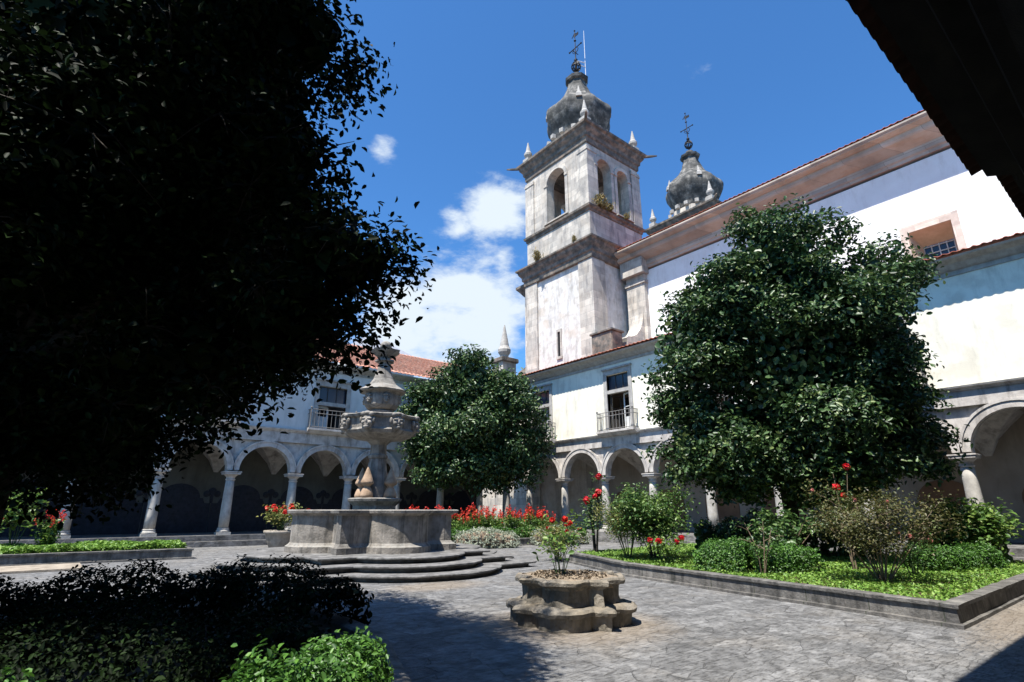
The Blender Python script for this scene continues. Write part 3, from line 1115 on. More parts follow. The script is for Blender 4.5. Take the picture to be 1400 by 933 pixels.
# ---- the wing at the camera's back: deep eave over the viewer
M_eavetile = material('shaded_eave_tile', [(0.3, (0.008, 0.005, 0.004)), (0.6, (0.02, 0.009, 0.007))], spec=0.05, scale=6, bump=0.3)  # roof tile painted near black to carry the shade of the eave
M_eave = material('shaded_eave_stone', [(0.3, (0.003, 0.003, 0.003)), (0.6, (0.007, 0.007, 0.007))], spec=0.05, scale=3, stain=(0.02, 0.019, 0.014), stain_amt=0.4, stain_scale=(0.3, 1, 1), bump=0.4)  # near-black base paints in the unlit underside; streaks are the stone's own


def south_wing():
    t = thing('cloister_wing', 'dark stepped eave of the near cloister wing overhanging the viewer at upper right', 'cloister building', (0, YS, 0))
    F = lambda s, d, z: (s, d, z)
    WD = 0.25
    E = 1.86       # eave edge in front of the wall line
    cols = [-8.0 + 3.2 * k for k in range(10)]
    for s in cols:
        add_column(t, (s, 0, 0.06))
    bm = bmesh.new()
    ops = [((a + b) / 2, 1.35, 2.98, 3.04, True) for a, b in zip(cols[:-1], cols[1:])]
    holed_wall(bm, -8.25, 21.05, 2.981, 5.5, WD - 0.42, WD, ops, F, 16)
    obj('arcade_wall', bm, M_arch, t)
    bm = bmesh.new()
    box(bm, (-14, WD - 0.42, 5.502), (XR - 0.28, WD - 0.03, 6.3), F)
    obj('wall', bm, M_grayplaster, t)
    bm = bmesh.new()
    box(bm, (-14, -3.9, 0.06), (XR - 0.28, -3.6, 6.3), F)
    obj('gallery_wall', bm, M_inner, t)
    bm = bmesh.new()
    box(bm, (-14, -3.58, 5.05), (XR - 0.28, WD - 0.43, 5.25), F)
    obj('gallery_ceiling', bm, M_inner, t)
    # cornice of stacked mouldings, breaking back beyond X = 11
    def cor(e):
        return [(WD - 0.03, 5.8), (WD + 0.10, 5.82), (WD + 0.13, 6.02), (WD + e * 0.22, 6.1), (WD + e * 0.34, 6.3), (WD + e * 0.44, 6.36), (WD + e * 0.46, 6.55), (WD + e * 0.62, 6.62), (WD + e * 0.64, 6.76), (WD + e * 0.90, 6.92), (WD + e * 0.9, 7.03), (WD - 0.03, 7.4)]
    bm = bmesh.new()
    profile_run(bm, cor(E - WD), -14, 11.1, F)
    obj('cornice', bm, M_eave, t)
    bm = bmesh.new()
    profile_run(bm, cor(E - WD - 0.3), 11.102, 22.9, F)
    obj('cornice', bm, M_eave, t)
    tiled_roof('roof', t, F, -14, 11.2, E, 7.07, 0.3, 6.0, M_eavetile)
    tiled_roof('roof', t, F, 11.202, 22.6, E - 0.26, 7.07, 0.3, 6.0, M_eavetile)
    return t


south_wing()

# ================================================================ CHURCH NAVE
XC = 30.5
t = thing('church', 'long white church nave with lichen-orange cornice and deep-set window above the cloister', 'church', (XC, 4, 0))
f_church = lambda s, d, z: (-d, s - 4, z)
bm = bmesh.new()
holed_wall(bm, -22, 23.9, 0, 18.3, -0.9, 0, [(5.48, 0.88, 11.2, 14.72, False), (14.5, 0.88, 11.2, 14.72, False), (-4, 0.88, 11.2, 14.72, False)], f_church)
obj('wall', bm, M_church, t)
bm = bmesh.new()
prof = [(-0.9, 18.25), (0.10, 18.25), (0.12, 18.6), (0.2, 18.68), (0.22, 19.0), (0.40, 19.1), (0.85, 19.32), (0.92, 19.42), (0.95, 19.62), (1.30, 19.72), (1.415, 19.86), (1.415, 19.95), (-0.9, 19.95)]
prof = [(d, z + (0.2 if i in (0, 1) else 0.0)) for i, (d, z) in enumerate(prof)]
profile_run(bm, prof, -22, 23.9, f_church)
obj('cornice', bm, M_cornice, t)
tiled_roof('roof', t, f_church, -22, 23.9, 1.40, 20.02, 0.36, 6.5, M_tile, period=0.15)
for cY in (5.48, 14.5, -4):
    bm = bmesh.new()
    fw = 0.30
    for (a0, a1, z0, z1) in ((cY - 0.88 - fw, cY - 0.88, 10.9, 14.72), (cY + 0.88, cY + 0.88 + fw, 10.9, 14.72), (cY - 0.88 - fw, cY + 0.88 + fw, 14.722, 15.1)):
        box(bm, (a0, -0.05, z0), (a1, 0.045, z1), f_church)
    win = obj('window', bm, M_pinkframe, t)
    # splayed reveal down to a small barred light
    bm = bmesh.new()
    o_ = [(cY - 0.878, 0.0, 11.2), (cY + 0.878, 0.0, 11.2), (cY + 0.878, 0.0, 14.715), (cY - 0.878, 0.0, 14.715)]
    i_ = [(cY - 0.62, -1.25, 11.6), (cY + 0.62, -1.25, 11.6), (cY + 0.62, -1.25, 14.25), (cY - 0.62, -1.25, 14.25)]
    ov = [bm.verts.new(f_church(*p)) for p in o_]
    iv = [bm.verts.new(f_church(*p)) for p in i_]
    for k in range(4):
        bm.faces.new((ov[k], ov[(k + 1) % 4], iv[(k + 1) % 4], iv[k]))
    obj('reveal', bm, M_reveal, win)
    bm = bmesh.new()
    box(bm, (cY - 0.62, -1.30, 11.6), (cY + 0.62, -1.26, 14.25), f_church)
    obj('pane', bm, M_glass, win)
    bm = bmesh.new()
    for k in range(5):
        x = cY - 0.62 + 1.24 * k / 4
        box(bm, (x - 0.022, -1.258, 11.6), (x + 0.022, -1.21, 14.25), f_church)
    for k in range(8):
        z = 11.7 + 0.355 * k
        box(bm, (cY - 0.62, -1.2575, z - 0.02), (cY + 0.62, -1.2, z + 0.02), f_church)
    obj('glazing_bar', bm, M_white, win)
# end pilaster with a scrolled foot
bm = bmesh.new()
box(bm, (22.0, 0.002, 8), (23.6, 0.36, 18.1), f_church)
box(bm, (21.9, 0.002, 17.3), (23.7, 0.46, 17.55), f_church)
box(bm, (21.8, 0.002, 18.0), (23.8, 0.75, 19.2), f_church)
obj('pilaster', bm, M_tower, t)
bm = bmesh.new()
prof = [(0.35, 15.4)]
for k in range(11):
    a = math.pi / 2 * k / 10
    prof.append((0.37 + 1.85 * (1 - math.cos(a)), 15.4 - 2.5 * math.sin(a)))
prof += [(2.45, 12.75), (2.35, 12.5), (1.9, 12.42), (0.35, 12.4)]
profile_run(bm, prof, 22.25, 23.35, f_church)
box(bm, (22.0, 0.36, 10), (23.5, 2.7, 12.38), f_church)
obj('scroll_buttress', bm, M_tower, t)


# ================================================================ BELL TOWERS
def wall_face(parent, name, f, s0, s1, z0, z1, d0, d1, ops, mat):
    bm = bmesh.new()
    holed_wall(bm, s0, s1, z0, z1, d0, d1, ops, f, 14)
    return obj(name, bm, mat, parent)


def finial(parent, z, antenna=False):
    bm = bmesh.new()
    tube(bm, [(0, 0, z), (0, 0, z + 5.2)], [0.07, 0.035], 6)
    # wire globe
    for k in range(6):
        a = math.pi * k / 6
        tube(bm, [(0.42 * math.cos(th) * math.cos(a), 0.42 * math.cos(th) * math.sin(a), z + 0.95 + 0.5 * math.sin(th)) for th in np.linspace(0, 2 * math.pi, 17)], 0.045, 4)
    tube(bm, [(0.43 * math.cos(th), 0.43 * math.sin(th), z + 0.95) for th in np.linspace(0, 2 * math.pi, 17)], 0.04, 4)
    lathe(bm, [(0.02, 1.5), (0.16, 1.6), (0.18, 1.75), (0.05, 1.9)], (0, 0, z), 8)
    # cross with scrolled arms and a vane
    tube(bm, [(0, -0.75, z + 3.15), (0, 0.75, z + 3.15)], 0.05, 5)
    tube(bm, [(-0.35, 0, z + 2.6), (0.35, 0, z + 2.6)], 0.04, 5)
    for s in (-1, 1):
        tube(bm, [(0, s * (0.1 + 0.25 * math.sin(q)), z + 2.55 + 0.6 * q / 3.14) for q in np.linspace(0, 3.14, 9)], 0.035, 4)
        sphere(bm, (0, s * 0.75, z + 3.15), 0.09, 6)
        tube(bm, [(0, s * 0.02, z + 4.9), (0, s * 0.38, z + 4.55)], 0.035, 4)
    lathe(bm, [(0.02, 3.9), (0.13, 4.0), (0.02, 4.15)], (0, 0, z), 8)
    sphere(bm, (0, 0, z + 5.2), 0.09, 6)
    box(bm, (-0.02, -0.45, z + 4.45), (0.02, 0.12, z + 4.75))
    obj('iron_finial', bm, M_iron, parent)


def ring_cornice(bm, x0, x1, y0, y1, prof):
    """moulding round a rectangle; prof list of (out, z)"""
    rings = [[(x0 - o, y0 - o, z), (x1 + o, y0 - o, z), (x1 + o, y1 + o, z), (x0 - o, y1 + o, z)] for o, z in prof]
    loft(bm, rings)


WX, WY = 3.1, 3.55     # half sizes


def bell_tower(label, loc):
    t = thing('bell_tower', label, 'tower', loc)
    fL = lambda s, d, z: (-WX - d, s, z)       # faces -X
    fRr = lambda s, d, z: (WX + d, s, z)
    fF = lambda s, d, z: (s, -WY - d, z)       # faces -Y
    fB = lambda s, d, z: (s, WY + d, z)
    # shaft of plaster panels behind corner pilasters
    bm = bmesh.new()
    box(bm, (-WX, -WY, 0), (WX, WY, 19.05))
    sh = obj('shaft', bm, M_plaster_old, t)
    for f, hw in ((fL, WY), (fF, WX), (fB, WX), (fRr, WY)):
        for s in (-1, 1):
            bm = bmesh.new()
            a, b = sorted((s * (hw - 1.25), s * (hw + 0.139)))
            box(bm, (a, 0.003, 0), (b, 0.14, 19.05), f)
            obj('pilaster', bm, M_tower, t)
    bm = bmesh.new()
    box(bm, (-0.26, 0.004, 12.4), (-0.14, 0.08, 14.3), fL)
    box(bm, (0.14, 0.004, 12.4), (0.26, 0.08, 14.3), fL)
    box(bm, (-0.26, 0.004, 14.302), (0.26, 0.08, 14.5), fL)
    box(bm, (-0.3, 0.004, 12.2), (0.3, 0.1, 12.398), fL)
    win = obj('slit_window', bm, M_tower, t)
    bm = bmesh.new()
    box(bm, (-0.139, -0.05, 12.4), (0.139, 0.012, 14.3), fL)
    obj('dark_opening', bm, M_dark, win)
    # main cornice
    bm = bmesh.new()
    ring_cornice(bm, -WX, WX, -WY, WY, [(0.14, 19.052), (0.22, 19.1), (0.24, 19.5), (0.34, 19.58), (0.36, 19.85), (0.55, 20.12), (0.6, 20.3), (0.74, 20.4), (0.75, 20.52), (0.12, 20.72)])
    obj('cornice', bm, M_lichen, t)
    # attic band and string
    bm = bmesh.new()
    box(bm, (-WX, -WY, 20.722), (WX, WY, 23.0))
    obj('attic_band', bm, M_tower, t)
    bm = bmesh.new()
    ring_cornice(bm, -WX, WX, -WY, WY, [(0.0, 23.002), (0.07, 23.05), (0.08, 23.2), (0.22, 23.32), (0.24, 23.48), (0.02, 23.6)])
    obj('string_course', bm, M_lichen, t)
    # belfry: four holed walls
    z0, z1 = 23.602, 29.2
    one = [(-0.1, 1.06, 23.75, 27.3, True)]
    two = [(-1.25, 0.8, 23.75, 27.35, True), (0.98, 0.7, 23.75, 27.35, True)]
    for f, hw, ops, thick in ((fL, WY, one, 0.75), (fRr, WY, one, 0.75), (fF, WX - 0.752, two, 0.75), (fB, WX - 0.752, two, 0.75)):
        wall_face(t, 'belfry_wall', f, -hw, hw, z0, z1, -thick, 0.0, ops, M_tower)
        for (c, w_, sl, sp, _) in ops:
            bm = bmesh.new()
            arch_ring(bm, c, w_ + 0.001, w_ + 0.3, sp, 0.002, 0.09, f, 16)
            for s in (-1, 1):
                a, b = sorted((c + s * (w_ + 0.0), c + s * (w_ + 0.3)))
                box(bm, (a, 0.002, sl), (b, 0.09, sp - 0.002), f)
                box(bm, (min(a, c + s * (w_ - 0.05)), 0.003, sp - 0.10), (max(b + 0.04 * (s > 0), c + s * (w_ + 0.34)), 0.15, sp + 0.06), f)
            box(bm, (c - w_ - 0.3, 0.002, 23.64), (c + w_ + 0.3, 0.24, 23.75), f)
            obj('arch_surround', bm, M_tower, t)
    for f, hw in ((fL, WY), (fF, WX), (fB, WX), (fRr, WY)):
        for s in (-1, 1):
            bm = bmesh.new()
            a, b = sorted((s * (hw - 0.95), s * (hw + 0.099)))
            box(bm, (a, 0.003, 23.61), (b, 0.10, 28.7), f)
            box(bm, (a - 0.04, 0.003, 28.3), (b + 0.04, 0.15, 28.5), f)
            obj('pilaster', bm, M_tower, t)
    # floor and ceiling of the bell chamber
    bm = bmesh.new()
    box(bm, (-WX + 0.76, -WY + 0.02, 23.602), (WX - 0.76, WY - 0.02, 23.7))
    obj('belfry_floor', bm, M_tower, t)
    # top cornice
    bm = bmesh.new()
    ring_cornice(bm, -WX, WX, -WY, WY, [(0.0, 28.95), (0.1, 29.05), (0.12, 29.45), (0.22, 29.55), (0.26, 29.85), (0.45, 30.1), (0.5, 30.28), (0.66, 30.4), (0.68, 30.58), (0.2, 30.85)])
    obj('top_cornice', bm, M_lichen, t)
    # spouts at the corners
    for sx in (-1, 1):
        for sy in (-1, 1):
            bm = bmesh.new()
            a = Vector((sx * (WX + 0.45), sy * (WY + 0.45), 30.40))
            d = Vector((sx, sy, 0.05)).normalized()
            tube(bm, [a - d * 0.3, a + d * 0.7, a + d * 1.15], [0.14, 0.12, 0.06], 6)
            obj('spout', bm, M_lichen, t)
            bm = bmesh.new()
            p = (sx * (WX - 0.1), sy * (WY - 0.1), 0)
            box(bm, (p[0] - 0.34, p[1] - 0.34, 30.7), (p[0] + 0.34, p[1] + 0.34, 31.3))
            lathe(bm, [(0.24, 31.3), (0.17, 31.45), (0.36, 31.7), (0.37, 31.9), (0.26, 32.05), (0.22, 32.15), (0.04, 33.1)], (p[0], p[1], 0), 12)
            obj('pinnacle', bm, M_frame, t)
    # plinth with little merlons, then the eight-sided onion dome
    bm = bmesh.new()
    lathe(bm, [(3.0, 30.9), (3.0, 31.25), (2.75, 31.3), (2.7, 31.9)], seg=8, rot=R(22.5))
    obj('dome_plinth', bm, M_tower, t)
    for k in range(16):
        a = 2 * math.pi * (k + 0.5) / 16
        bm = bmesh.new()
        m3 = Matrix.Rotation(a, 4, 'Z')
        g = lambda x, y, z, m3=m3: tuple(m3 @ Vector((x, y, z)))
        box(bm, (2.56, -0.2, 31.9), (2.9, 0.2, 32.35), g, 0.04)
        obj('merlon', bm, M_frame, t)
    prof = [(2.15, 31.9), (2.15, 32.5), (2.3, 33.05), (2.62, 33.6), (2.9, 34.2), (3.0, 34.7), (3.0, 35.0), (2.88, 35.32), (2.5, 35.72), (2.12, 36.1), (1.76, 36.5), (1.46, 36.95), (1.22, 37.4), (1.0, 38.0), (0.86, 38.5), (0.8, 38.9)]
    bm = bmesh.new()
    lathe(bm, prof, seg=64, rot=R(22.5), outline=lambda th: 0.93 + 0.09 * abs(math.cos(4 * (th - R(22.5)))) ** 6)
    jitter(bm, 0.05, 1.2)
    d_ = obj('dome', bm, M_dome, t, True)
    # dormer-like ornaments on the four diagonal ribs
    for k in range(4):
        a = R(45 + 90 * k)
        m3 = Matrix.Rotation(a, 4, 'Z')
        bm = bmesh.new()
        loft(bm, [[tuple(m3 @ Vector((x, y, z))) for x, y in ((r - q, -q), (r + q, -q), (r + q, q), (r - q, q))] for r, z, q in ((2.66, 35.1, 0.24), (2.64, 35.5, 0.22), (2.6, 35.66, 0.12), (2.5, 36.4, 0.03))])
        obj('rib_ornament', bm, M_frame, d_)
    bm = bmesh.new()
    lathe(bm, [(0.8, 38.88), (1.02, 39.0), (1.1, 39.25), (0.75, 39.4), (0.5, 39.6), (0.42, 39.9), (0.12, 40.1)], seg=8, rot=R(22.5))
    obj('dome_collar', bm, M_dome, t)
    finial(t, 39.9)
    return t


T1 = bell_tower('nearer bell tower with onion dome, standing in full height over the roof corner', (30.1, 27.65, 0))
T2 = dup(T1, (48.0, 27.6, 0), 0, 'farther bell tower, only its dark dome and cornice showing over the nave roof')
# lightning mast beside the near dome
bm = bmesh.new()
tube(bm, [(0, 0, 0), (0.02, 0, 7.2)], [0.045, 0.025], 6)
tube(bm, [(-0.7, 0.3, 3.4), (0, 0, 3.4)], 0.04, 5)
tube(bm, [(-0.75, 0.3, 3.0), (0, 0, 2.9)], 0.04, 5)
o = obj('lightning_mast', bm, M_mast)
o.location = (30.75, 27.1, 37.9)
tag(o, 'thin white mast clamped beside the iron finial of the near dome', 'mast')

# church front wall behind the tower, with scroll and pinnacle
t = thing('church_facade', 'dark edge of the church front with scroll and ledge left of the near tower', 'church front', (28.5, 33.4, 0))
bm = bmesh.new()
box(bm, (-1.0, -2.1, 0), (4, -1.25, 19.0))
obj('wall', bm, M_tower, t)
bm = bmesh.new()
ring_cornice(bm, -1.0, 4, -2.0, -1.25, [(0.0, 18.6), (0.1, 18.7), (0.3, 19.0), (0.55, 19.3), (0.55, 19.5), (0.0, 19.8)])
obj('cornice', bm, M_lichen, t)
bm = bmesh.new()
prof = [(0.0, 15.0)]
for k in range(11):
    a = math.pi / 2 * k / 10
    prof.append((0.0 + 2.2 * (1 - math.cos(a)), 15.6 - 2.8 * math.sin(a)))
prof += [(2.4, 12.3), (0, 12.2)]
profile_run(bm, prof, 0.1, 1.2, lambda s, d, z: (s, -1.25 + d, z))
jitter(bm, 0.12, 2)
obj('scroll', bm, M_lichen, t)
bm = bmesh.new()
box(bm, (-0.2, -1.2, 0), (1.6, 6.6, 12.15))
obj('wall', bm, M_tower, t)
bm = bmesh.new()
box(bm, (-0.35, -1.2, 12.152), (1.75, 6.7, 12.4), bevel=0.04)
obj('coping', bm, M_lichen, t)
t = thing('pinnacle', 'stone pinnacle on a square pedestal standing left of the near tower', 'pinnacle', (29.3, 37.2, 11.9))
bm = bmesh.new()
box(bm, (-0.75, -0.75, 0), (0.75, 0.75, 2.3))
obj('pedestal', bm, M_tower, t)
bm = bmesh.new()
box(bm, (-0.95, -0.95, 2.302), (0.95, 0.95, 2.7), bevel=0.06)
obj('pedestal_cap', bm, M_lichen, t)
bm = bmesh.new()
lathe(bm, [(0.42, 2.702), (0.38, 3.05), (0.58, 3.35), (0.6, 3.6), (0.42, 3.95), (0.4, 4.15), (0.05, 6.0)], seg=14)
obj('spire', bm, M_frame, t)

# block of parapet where the tower meets the wing roof
bm = bmesh.new()
box(bm, (-0.55, -0.9, 0), (0.55, 0.9, 1.7), bevel=0.04)
box(bm, (-0.65, -1.0, 1.702), (0.65, 1.0, 1.85), bevel=0.03)
o = obj('parapet_block', bm, M_lichen)
o.location = (26.9, 23.0, 11.2)
tag(o, 'small grey mossy parapet block at the foot of the near tower', 'parapet')

# pale roof far behind the shaded wing
t = thing('distant_house', 'pale grey hipped roof of a house rising behind the shaded wing', 'house', (22, 50, 0))
bm = bmesh.new()
box(bm, (-3.8, -4, 0), (3.0, 4, 15.58))
obj('wall', bm, M_grayplaster, t)
bm = bmesh.new()
vs = [bm.verts.new(p) for p in ((-4.2, -4.6, 15.6), (3.4, -4.6, 15.6), (3.4, 4.6, 15.6), (-4.2, 4.6, 15.6), (-0.6, 0, 18.4), (1.2, 0, 18.4))]
for q in ((0, 1, 5, 4), (1, 2, 5), (2, 3, 4, 5), (3, 0, 4), (3, 2, 1, 0)):
    bm.faces.new([vs[i] for i in q])
obj('roof', bm, M_slate, t)


# ================================================================ FOUNTAIN
def quatrefoil(a, bulge, wf=0.74, n=14, notch=0.0):
    """outline: square of half side a with a round lobe on each side and crisp corners between"""
    pts = []
    w_ = a * wf
    sag = bulge + notch
    rad = (w_ * w_ + sag * sag) / (2 * sag)
    half = math.asin(min(1, w_ / rad))
    if sag > w_:
        half = math.pi - half
    for k in range(4):
        rot = Matrix.Rotation(k * math.pi / 2, 2)
        side = [(-a, -a)]
        if notch:
            side += [(-a * 0.86, -a), (-w_ - (0.86 * a - w_) * 0.35, -a + notch)]
        cc = (0, -a + notch - sag + rad)
        for i in range(n + 1):
            th = -half + 2 * half * i / n
            side.append((cc[0] + rad * math.sin(th), cc[1] - rad * math.cos(th)))
        if notch:
            side += [(w_ + (0.86 * a - w_) * 0.35, -a + notch), (a * 0.86, -a)]
        for p in side:
            v = rot @ Vector(p)
            pts.append((v.x, v.y))
    return pts


def qprofile(bm, levels, f=ID, wf=0.74, notch=0.0):
    """levels: (a, bulge, z)"""
    loft(bm, [[f(p[0], p[1], z) for p in quatrefoil(a, b, wf, notch=notch)] for a, b, z in levels])


FX, FY = 7.87, 16.56
t = thing('fountain', 'grey stone tiered fountain with carved masks and a lobed basin on three steps', 'fountain', (FX, FY, 0))
for k, (a, b) in enumerate(((3.6, 1.3), (3.1, 1.2), (2.62, 1.1))):
    bm = bmesh.new()
    z = 0.155 * k
    qprofile(bm, [(a - 0.17, b, z + (0.001 if k else -0.1)), (a - 0.16, b, z + 0.085), (a - 0.02, b + 0.02, z + 0.095), (a, b + 0.02, z + 0.115), (a, b + 0.02, z + 0.14), (a - 0.03, b, z + 0.154)], wf=0.62)
    jitter(bm, 0.022, 2.1)
    obj('step', bm, M_stone_d, t)
Z0 = 0.465
bm = bmesh.new()
A, B = 1.75, 0.70
lv = [(A + 0.12, B, Z0), (A + 0.12, B, Z0 + 0.16), (A + 0.05, B, Z0 + 0.2), (A, B, Z0 + 0.26), (A, B, Z0 + 0.98), (A + 0.06, B, Z0 + 1.02), (A + 0.14, B + 0.01, Z0 + 1.05), (A + 0.16, B + 0.01, Z0 + 1.12), (A + 0.12, B, Z0 + 1.145), (A - 0.26, B - 0.02, Z0 + 1.145), (A - 0.28, B - 0.02, Z0 + 0.3)]
qprofile(bm, lv, wf=0.52, notch=0.12)
obj('basin', bm, M_stone_f, t)
bm = bmesh.new()
qprofile(bm, [(A - 0.27, B - 0.03, Z0 + 0.32), (A - 0.27, B - 0.03, Z0 + 0.92)], wf=0.52, notch=0.12)
obj('water', bm, M_water, t)
bm = bmesh.new()
lathe(bm, [(0.66, 0.7), (0.66, 1.72), (0.74, 1.80), (0.82, 1.86), (0.84, 1.93), (0.74, 1.96)], seg=8, rot=R(22.5))
obj('pedestal', bm, M_stone_f, t)
bm = bmesh.new()
lathe(bm, [(0.36, 1.95), (0.36, 2.3), (0.33, 2.4), (0.30, 2.9), (0.26, 3.15), (0.30, 3.2), (0.31, 3.27), (0.26, 3.32), (0.25, 3.6), (0.36, 3.7), (0.44, 3.76)], seg=8, rot=R(22.5))
obj('shaft', bm, M_stone_f, t)
# little ochre pinnacles round the shaft on the pedestal
for k in range(4):
    a = R(-146 + 90 * k)
    bm = bmesh.new()
    c = (0.52 * math.cos(a), 0.52 * math.sin(a), 1.955)
    lathe(bm, [(0.2, 0.0), (0.2, 0.10), (0.17, 0.2), (0.13, 0.28), (0.09, 0.33), (0.13, 0.38), (0.20, 0.43), (0.205, 0.48), (0.14, 0.62), (0.06, 0.84), (0.015, 0.95)], c, 12)
    obj('pinnacle', bm, M_ochre, t, True)
# lower bowl with masks
lob = lambda th: 1.0 + 0.055 * math.cos(8 * th)
bm = bmesh.new()
lathe(bm, [(0.4, 3.74), (0.78, 3.80), (1.04, 3.9), (1.12, 4.0), (1.08, 4.06), (1.10, 4.36), (1.2, 4.4), (1.24, 4.47), (1.17, 4.5), (1.0, 4.49), (0.5, 4.2)], seg=64, outline=lob)
lb = obj('lower_bowl', bm, M_stone_f, t, False)


def mask_face(r, a, z, s):
    """carved grotesque head: face, brow, nose, cheeks, open mouth, curls"""
    bm = bmesh.new()
    m4 = Matrix.Rotation(a, 4, 'Z') @ Matrix.Translation((r, 0, z)) @ Matrix.Diagonal((s, s, s, 1))

    def ell(c, rr, sc_):
        bmesh.ops.create_uvsphere(bm, u_segments=12, v_segments=8, radius=rr, matrix=m4 @ Matrix.Translation(c) @ Matrix.Diagonal((*sc_, 1)))
    ell((0, 0, 0), 1.0, (0.62, 0.78, 1.0))
    ell((0.52, 0, -0.02), 0.24, (0.9, 0.62, 1.3))
    for q in (-1, 1):
        ell((0.46, q * 0.32, 0.26), 0.26, (0.7, 1.3, 0.5))
        ell((0.42, q * 0.40, -0.22), 0.28, (0.9, 0.9, 0.9))
        ell((0.1, q * 0.82, 0.15), 0.3, (0.8, 0.6, 1.3))
        ell((0.25, q * 0.5, 0.85), 0.38, (0.9, 1.0, 0.8))
    ell((0.4, 0, -0.72), 0.36, (0.9, 1.0, 0.7))
    ell((0.3, 0, 0.95), 0.4, (0.9, 1.1, 0.7))
    ell((0.52, 0, -0.42), 0.2, (0.7, 1.5, 0.5))
    return bm


for k in range(8):
    a = 2 * math.pi * k / 8
    o = obj('carved_mask', mask_face(1.15, a, 4.22, 0.25), M_stone_f, lb, True)
# upper stem, bowl, flared hood, cup, ball
bm = bmesh.new()
lathe(bm, [(0.26, 4.2), (0.26, 4.55), (0.40, 4.6), (0.42, 4.68), (0.33, 4.74)], seg=24)
obj('stem', bm, M_stone_f, t)
bm = bmesh.new()
lathe(bm, [(0.32, 4.73), (0.47, 4.78), (0.55, 4.88), (0.575, 5.1), (0.56, 5.25), (0.62, 5.31), (0.74, 5.33), (0.76, 5.37)], seg=48, outline=lambda th: 1 + 0.03 * math.cos(8 * th))
ub = obj('upper_bowl', bm, M_stone_f, t)
for k in range(6):
    a = 2 * math.pi * (k + 0.3) / 6
    obj('carved_mask', mask_face(0.555, a, 5.06, 0.13), M_stone_f, ub, True)
bm = bmesh.new()
lathe(bm, [(0.76, 5.372), (0.66, 5.44), (0.46, 5.58), (0.33, 5.78), (0.24, 6.05), (0.19, 6.3), (0.19, 6.36)], seg=32, outline=lambda th: 1 + 0.06 * abs(math.cos(3 * th)) ** 3)
obj('hood', bm, M_stone_f, t)
bm = bmesh.new()
lathe(bm, [(0.19, 6.34), (0.31, 6.40), (0.30, 6.45), (0.17, 6.49), (0.17, 6.54), (0.3, 6.6), (0.45, 6.73), (0.49, 6.79), (0.38, 6.81), (0.16, 6.77)], seg=40, outline=lambda th: 1 + 0.08 * math.cos(7 * th))
obj('cup', bm, M_stone_f, t)
bm = bmesh.new()
lathe(bm, [(0.10, 6.76), (0.12, 6.83), (0.19, 6.9), (0.2, 7.0), (0.14, 7.1), (0.03, 7.15)], seg=16)
obj('finial', bm, M_stone_f, t, True)

# ================================================================ STONE PLANTER (old well head)
PX, PY = 6.42, 6.50
t = thing('stone_planter', 'low lobed sandstone planter filled with dry leaves in front of the fountain', 'planter', (PX, PY, 0), R(45 - 8))
bm = bmesh.new()
qprofile(bm, [(0.66, 0.25, -0.05), (0.67, 0.25, 0.17), (0.73, 0.26, 0.185), (0.745, 0.26, 0.235), (0.71, 0.25, 0.27), (0.62, 0.23, 0.295)], wf=0.6, notch=0.045)
jitter(bm, 0.03, 5)
obj('base', bm, M_well, t)
bm = bmesh.new()
qprofile(bm, [(0.57, 0.19, 0.29), (0.555, 0.185, 0.36), (0.55, 0.185, 0.53), (0.585, 0.195, 0.555), (0.64, 0.215, 0.575), (0.645, 0.215, 0.62), (0.62, 0.21, 0.645), (0.56, 0.19, 0.645), (0.55, 0.19, 0.5)], wf=0.6, notch=0.045)
jitter(bm, 0.028, 5)
obj('drum', bm, M_well, t)
bm = bmesh.new()
bmesh.ops.create_grid(bm, x_segments=24, y_segments=24, size=0.6)
out = quatrefoil(0.51, 0.17)
bm.free()
bm = bmesh.new()
qprofile(bm, [(0.552, 0.188, 0.5), (0.552, 0.188, 0.63), (0.3, 0.12, 0.65)], wf=0.6, notch=0.045)
jitter(bm, 0.012, 8)
obj('soil', bm, M_drysoil, t)
rng = np.random.default_rng(5)
a = rng.uniform(0, 6.28, 700)
r = 0.58 * np.sqrt(rng.random(700))
P = np.stack([r * np.cos(a), r * np.sin(a), 0.645 + rng.random(700) * 0.02], 1)
ll = leaf_object('leaf_litter', P, np.tile([0, 0, 1.0], (700, 1)), 0.055, M_drysoil, t, 0.6, 0.5, 0.4, 5)
ll['kind'] = 'stuff'


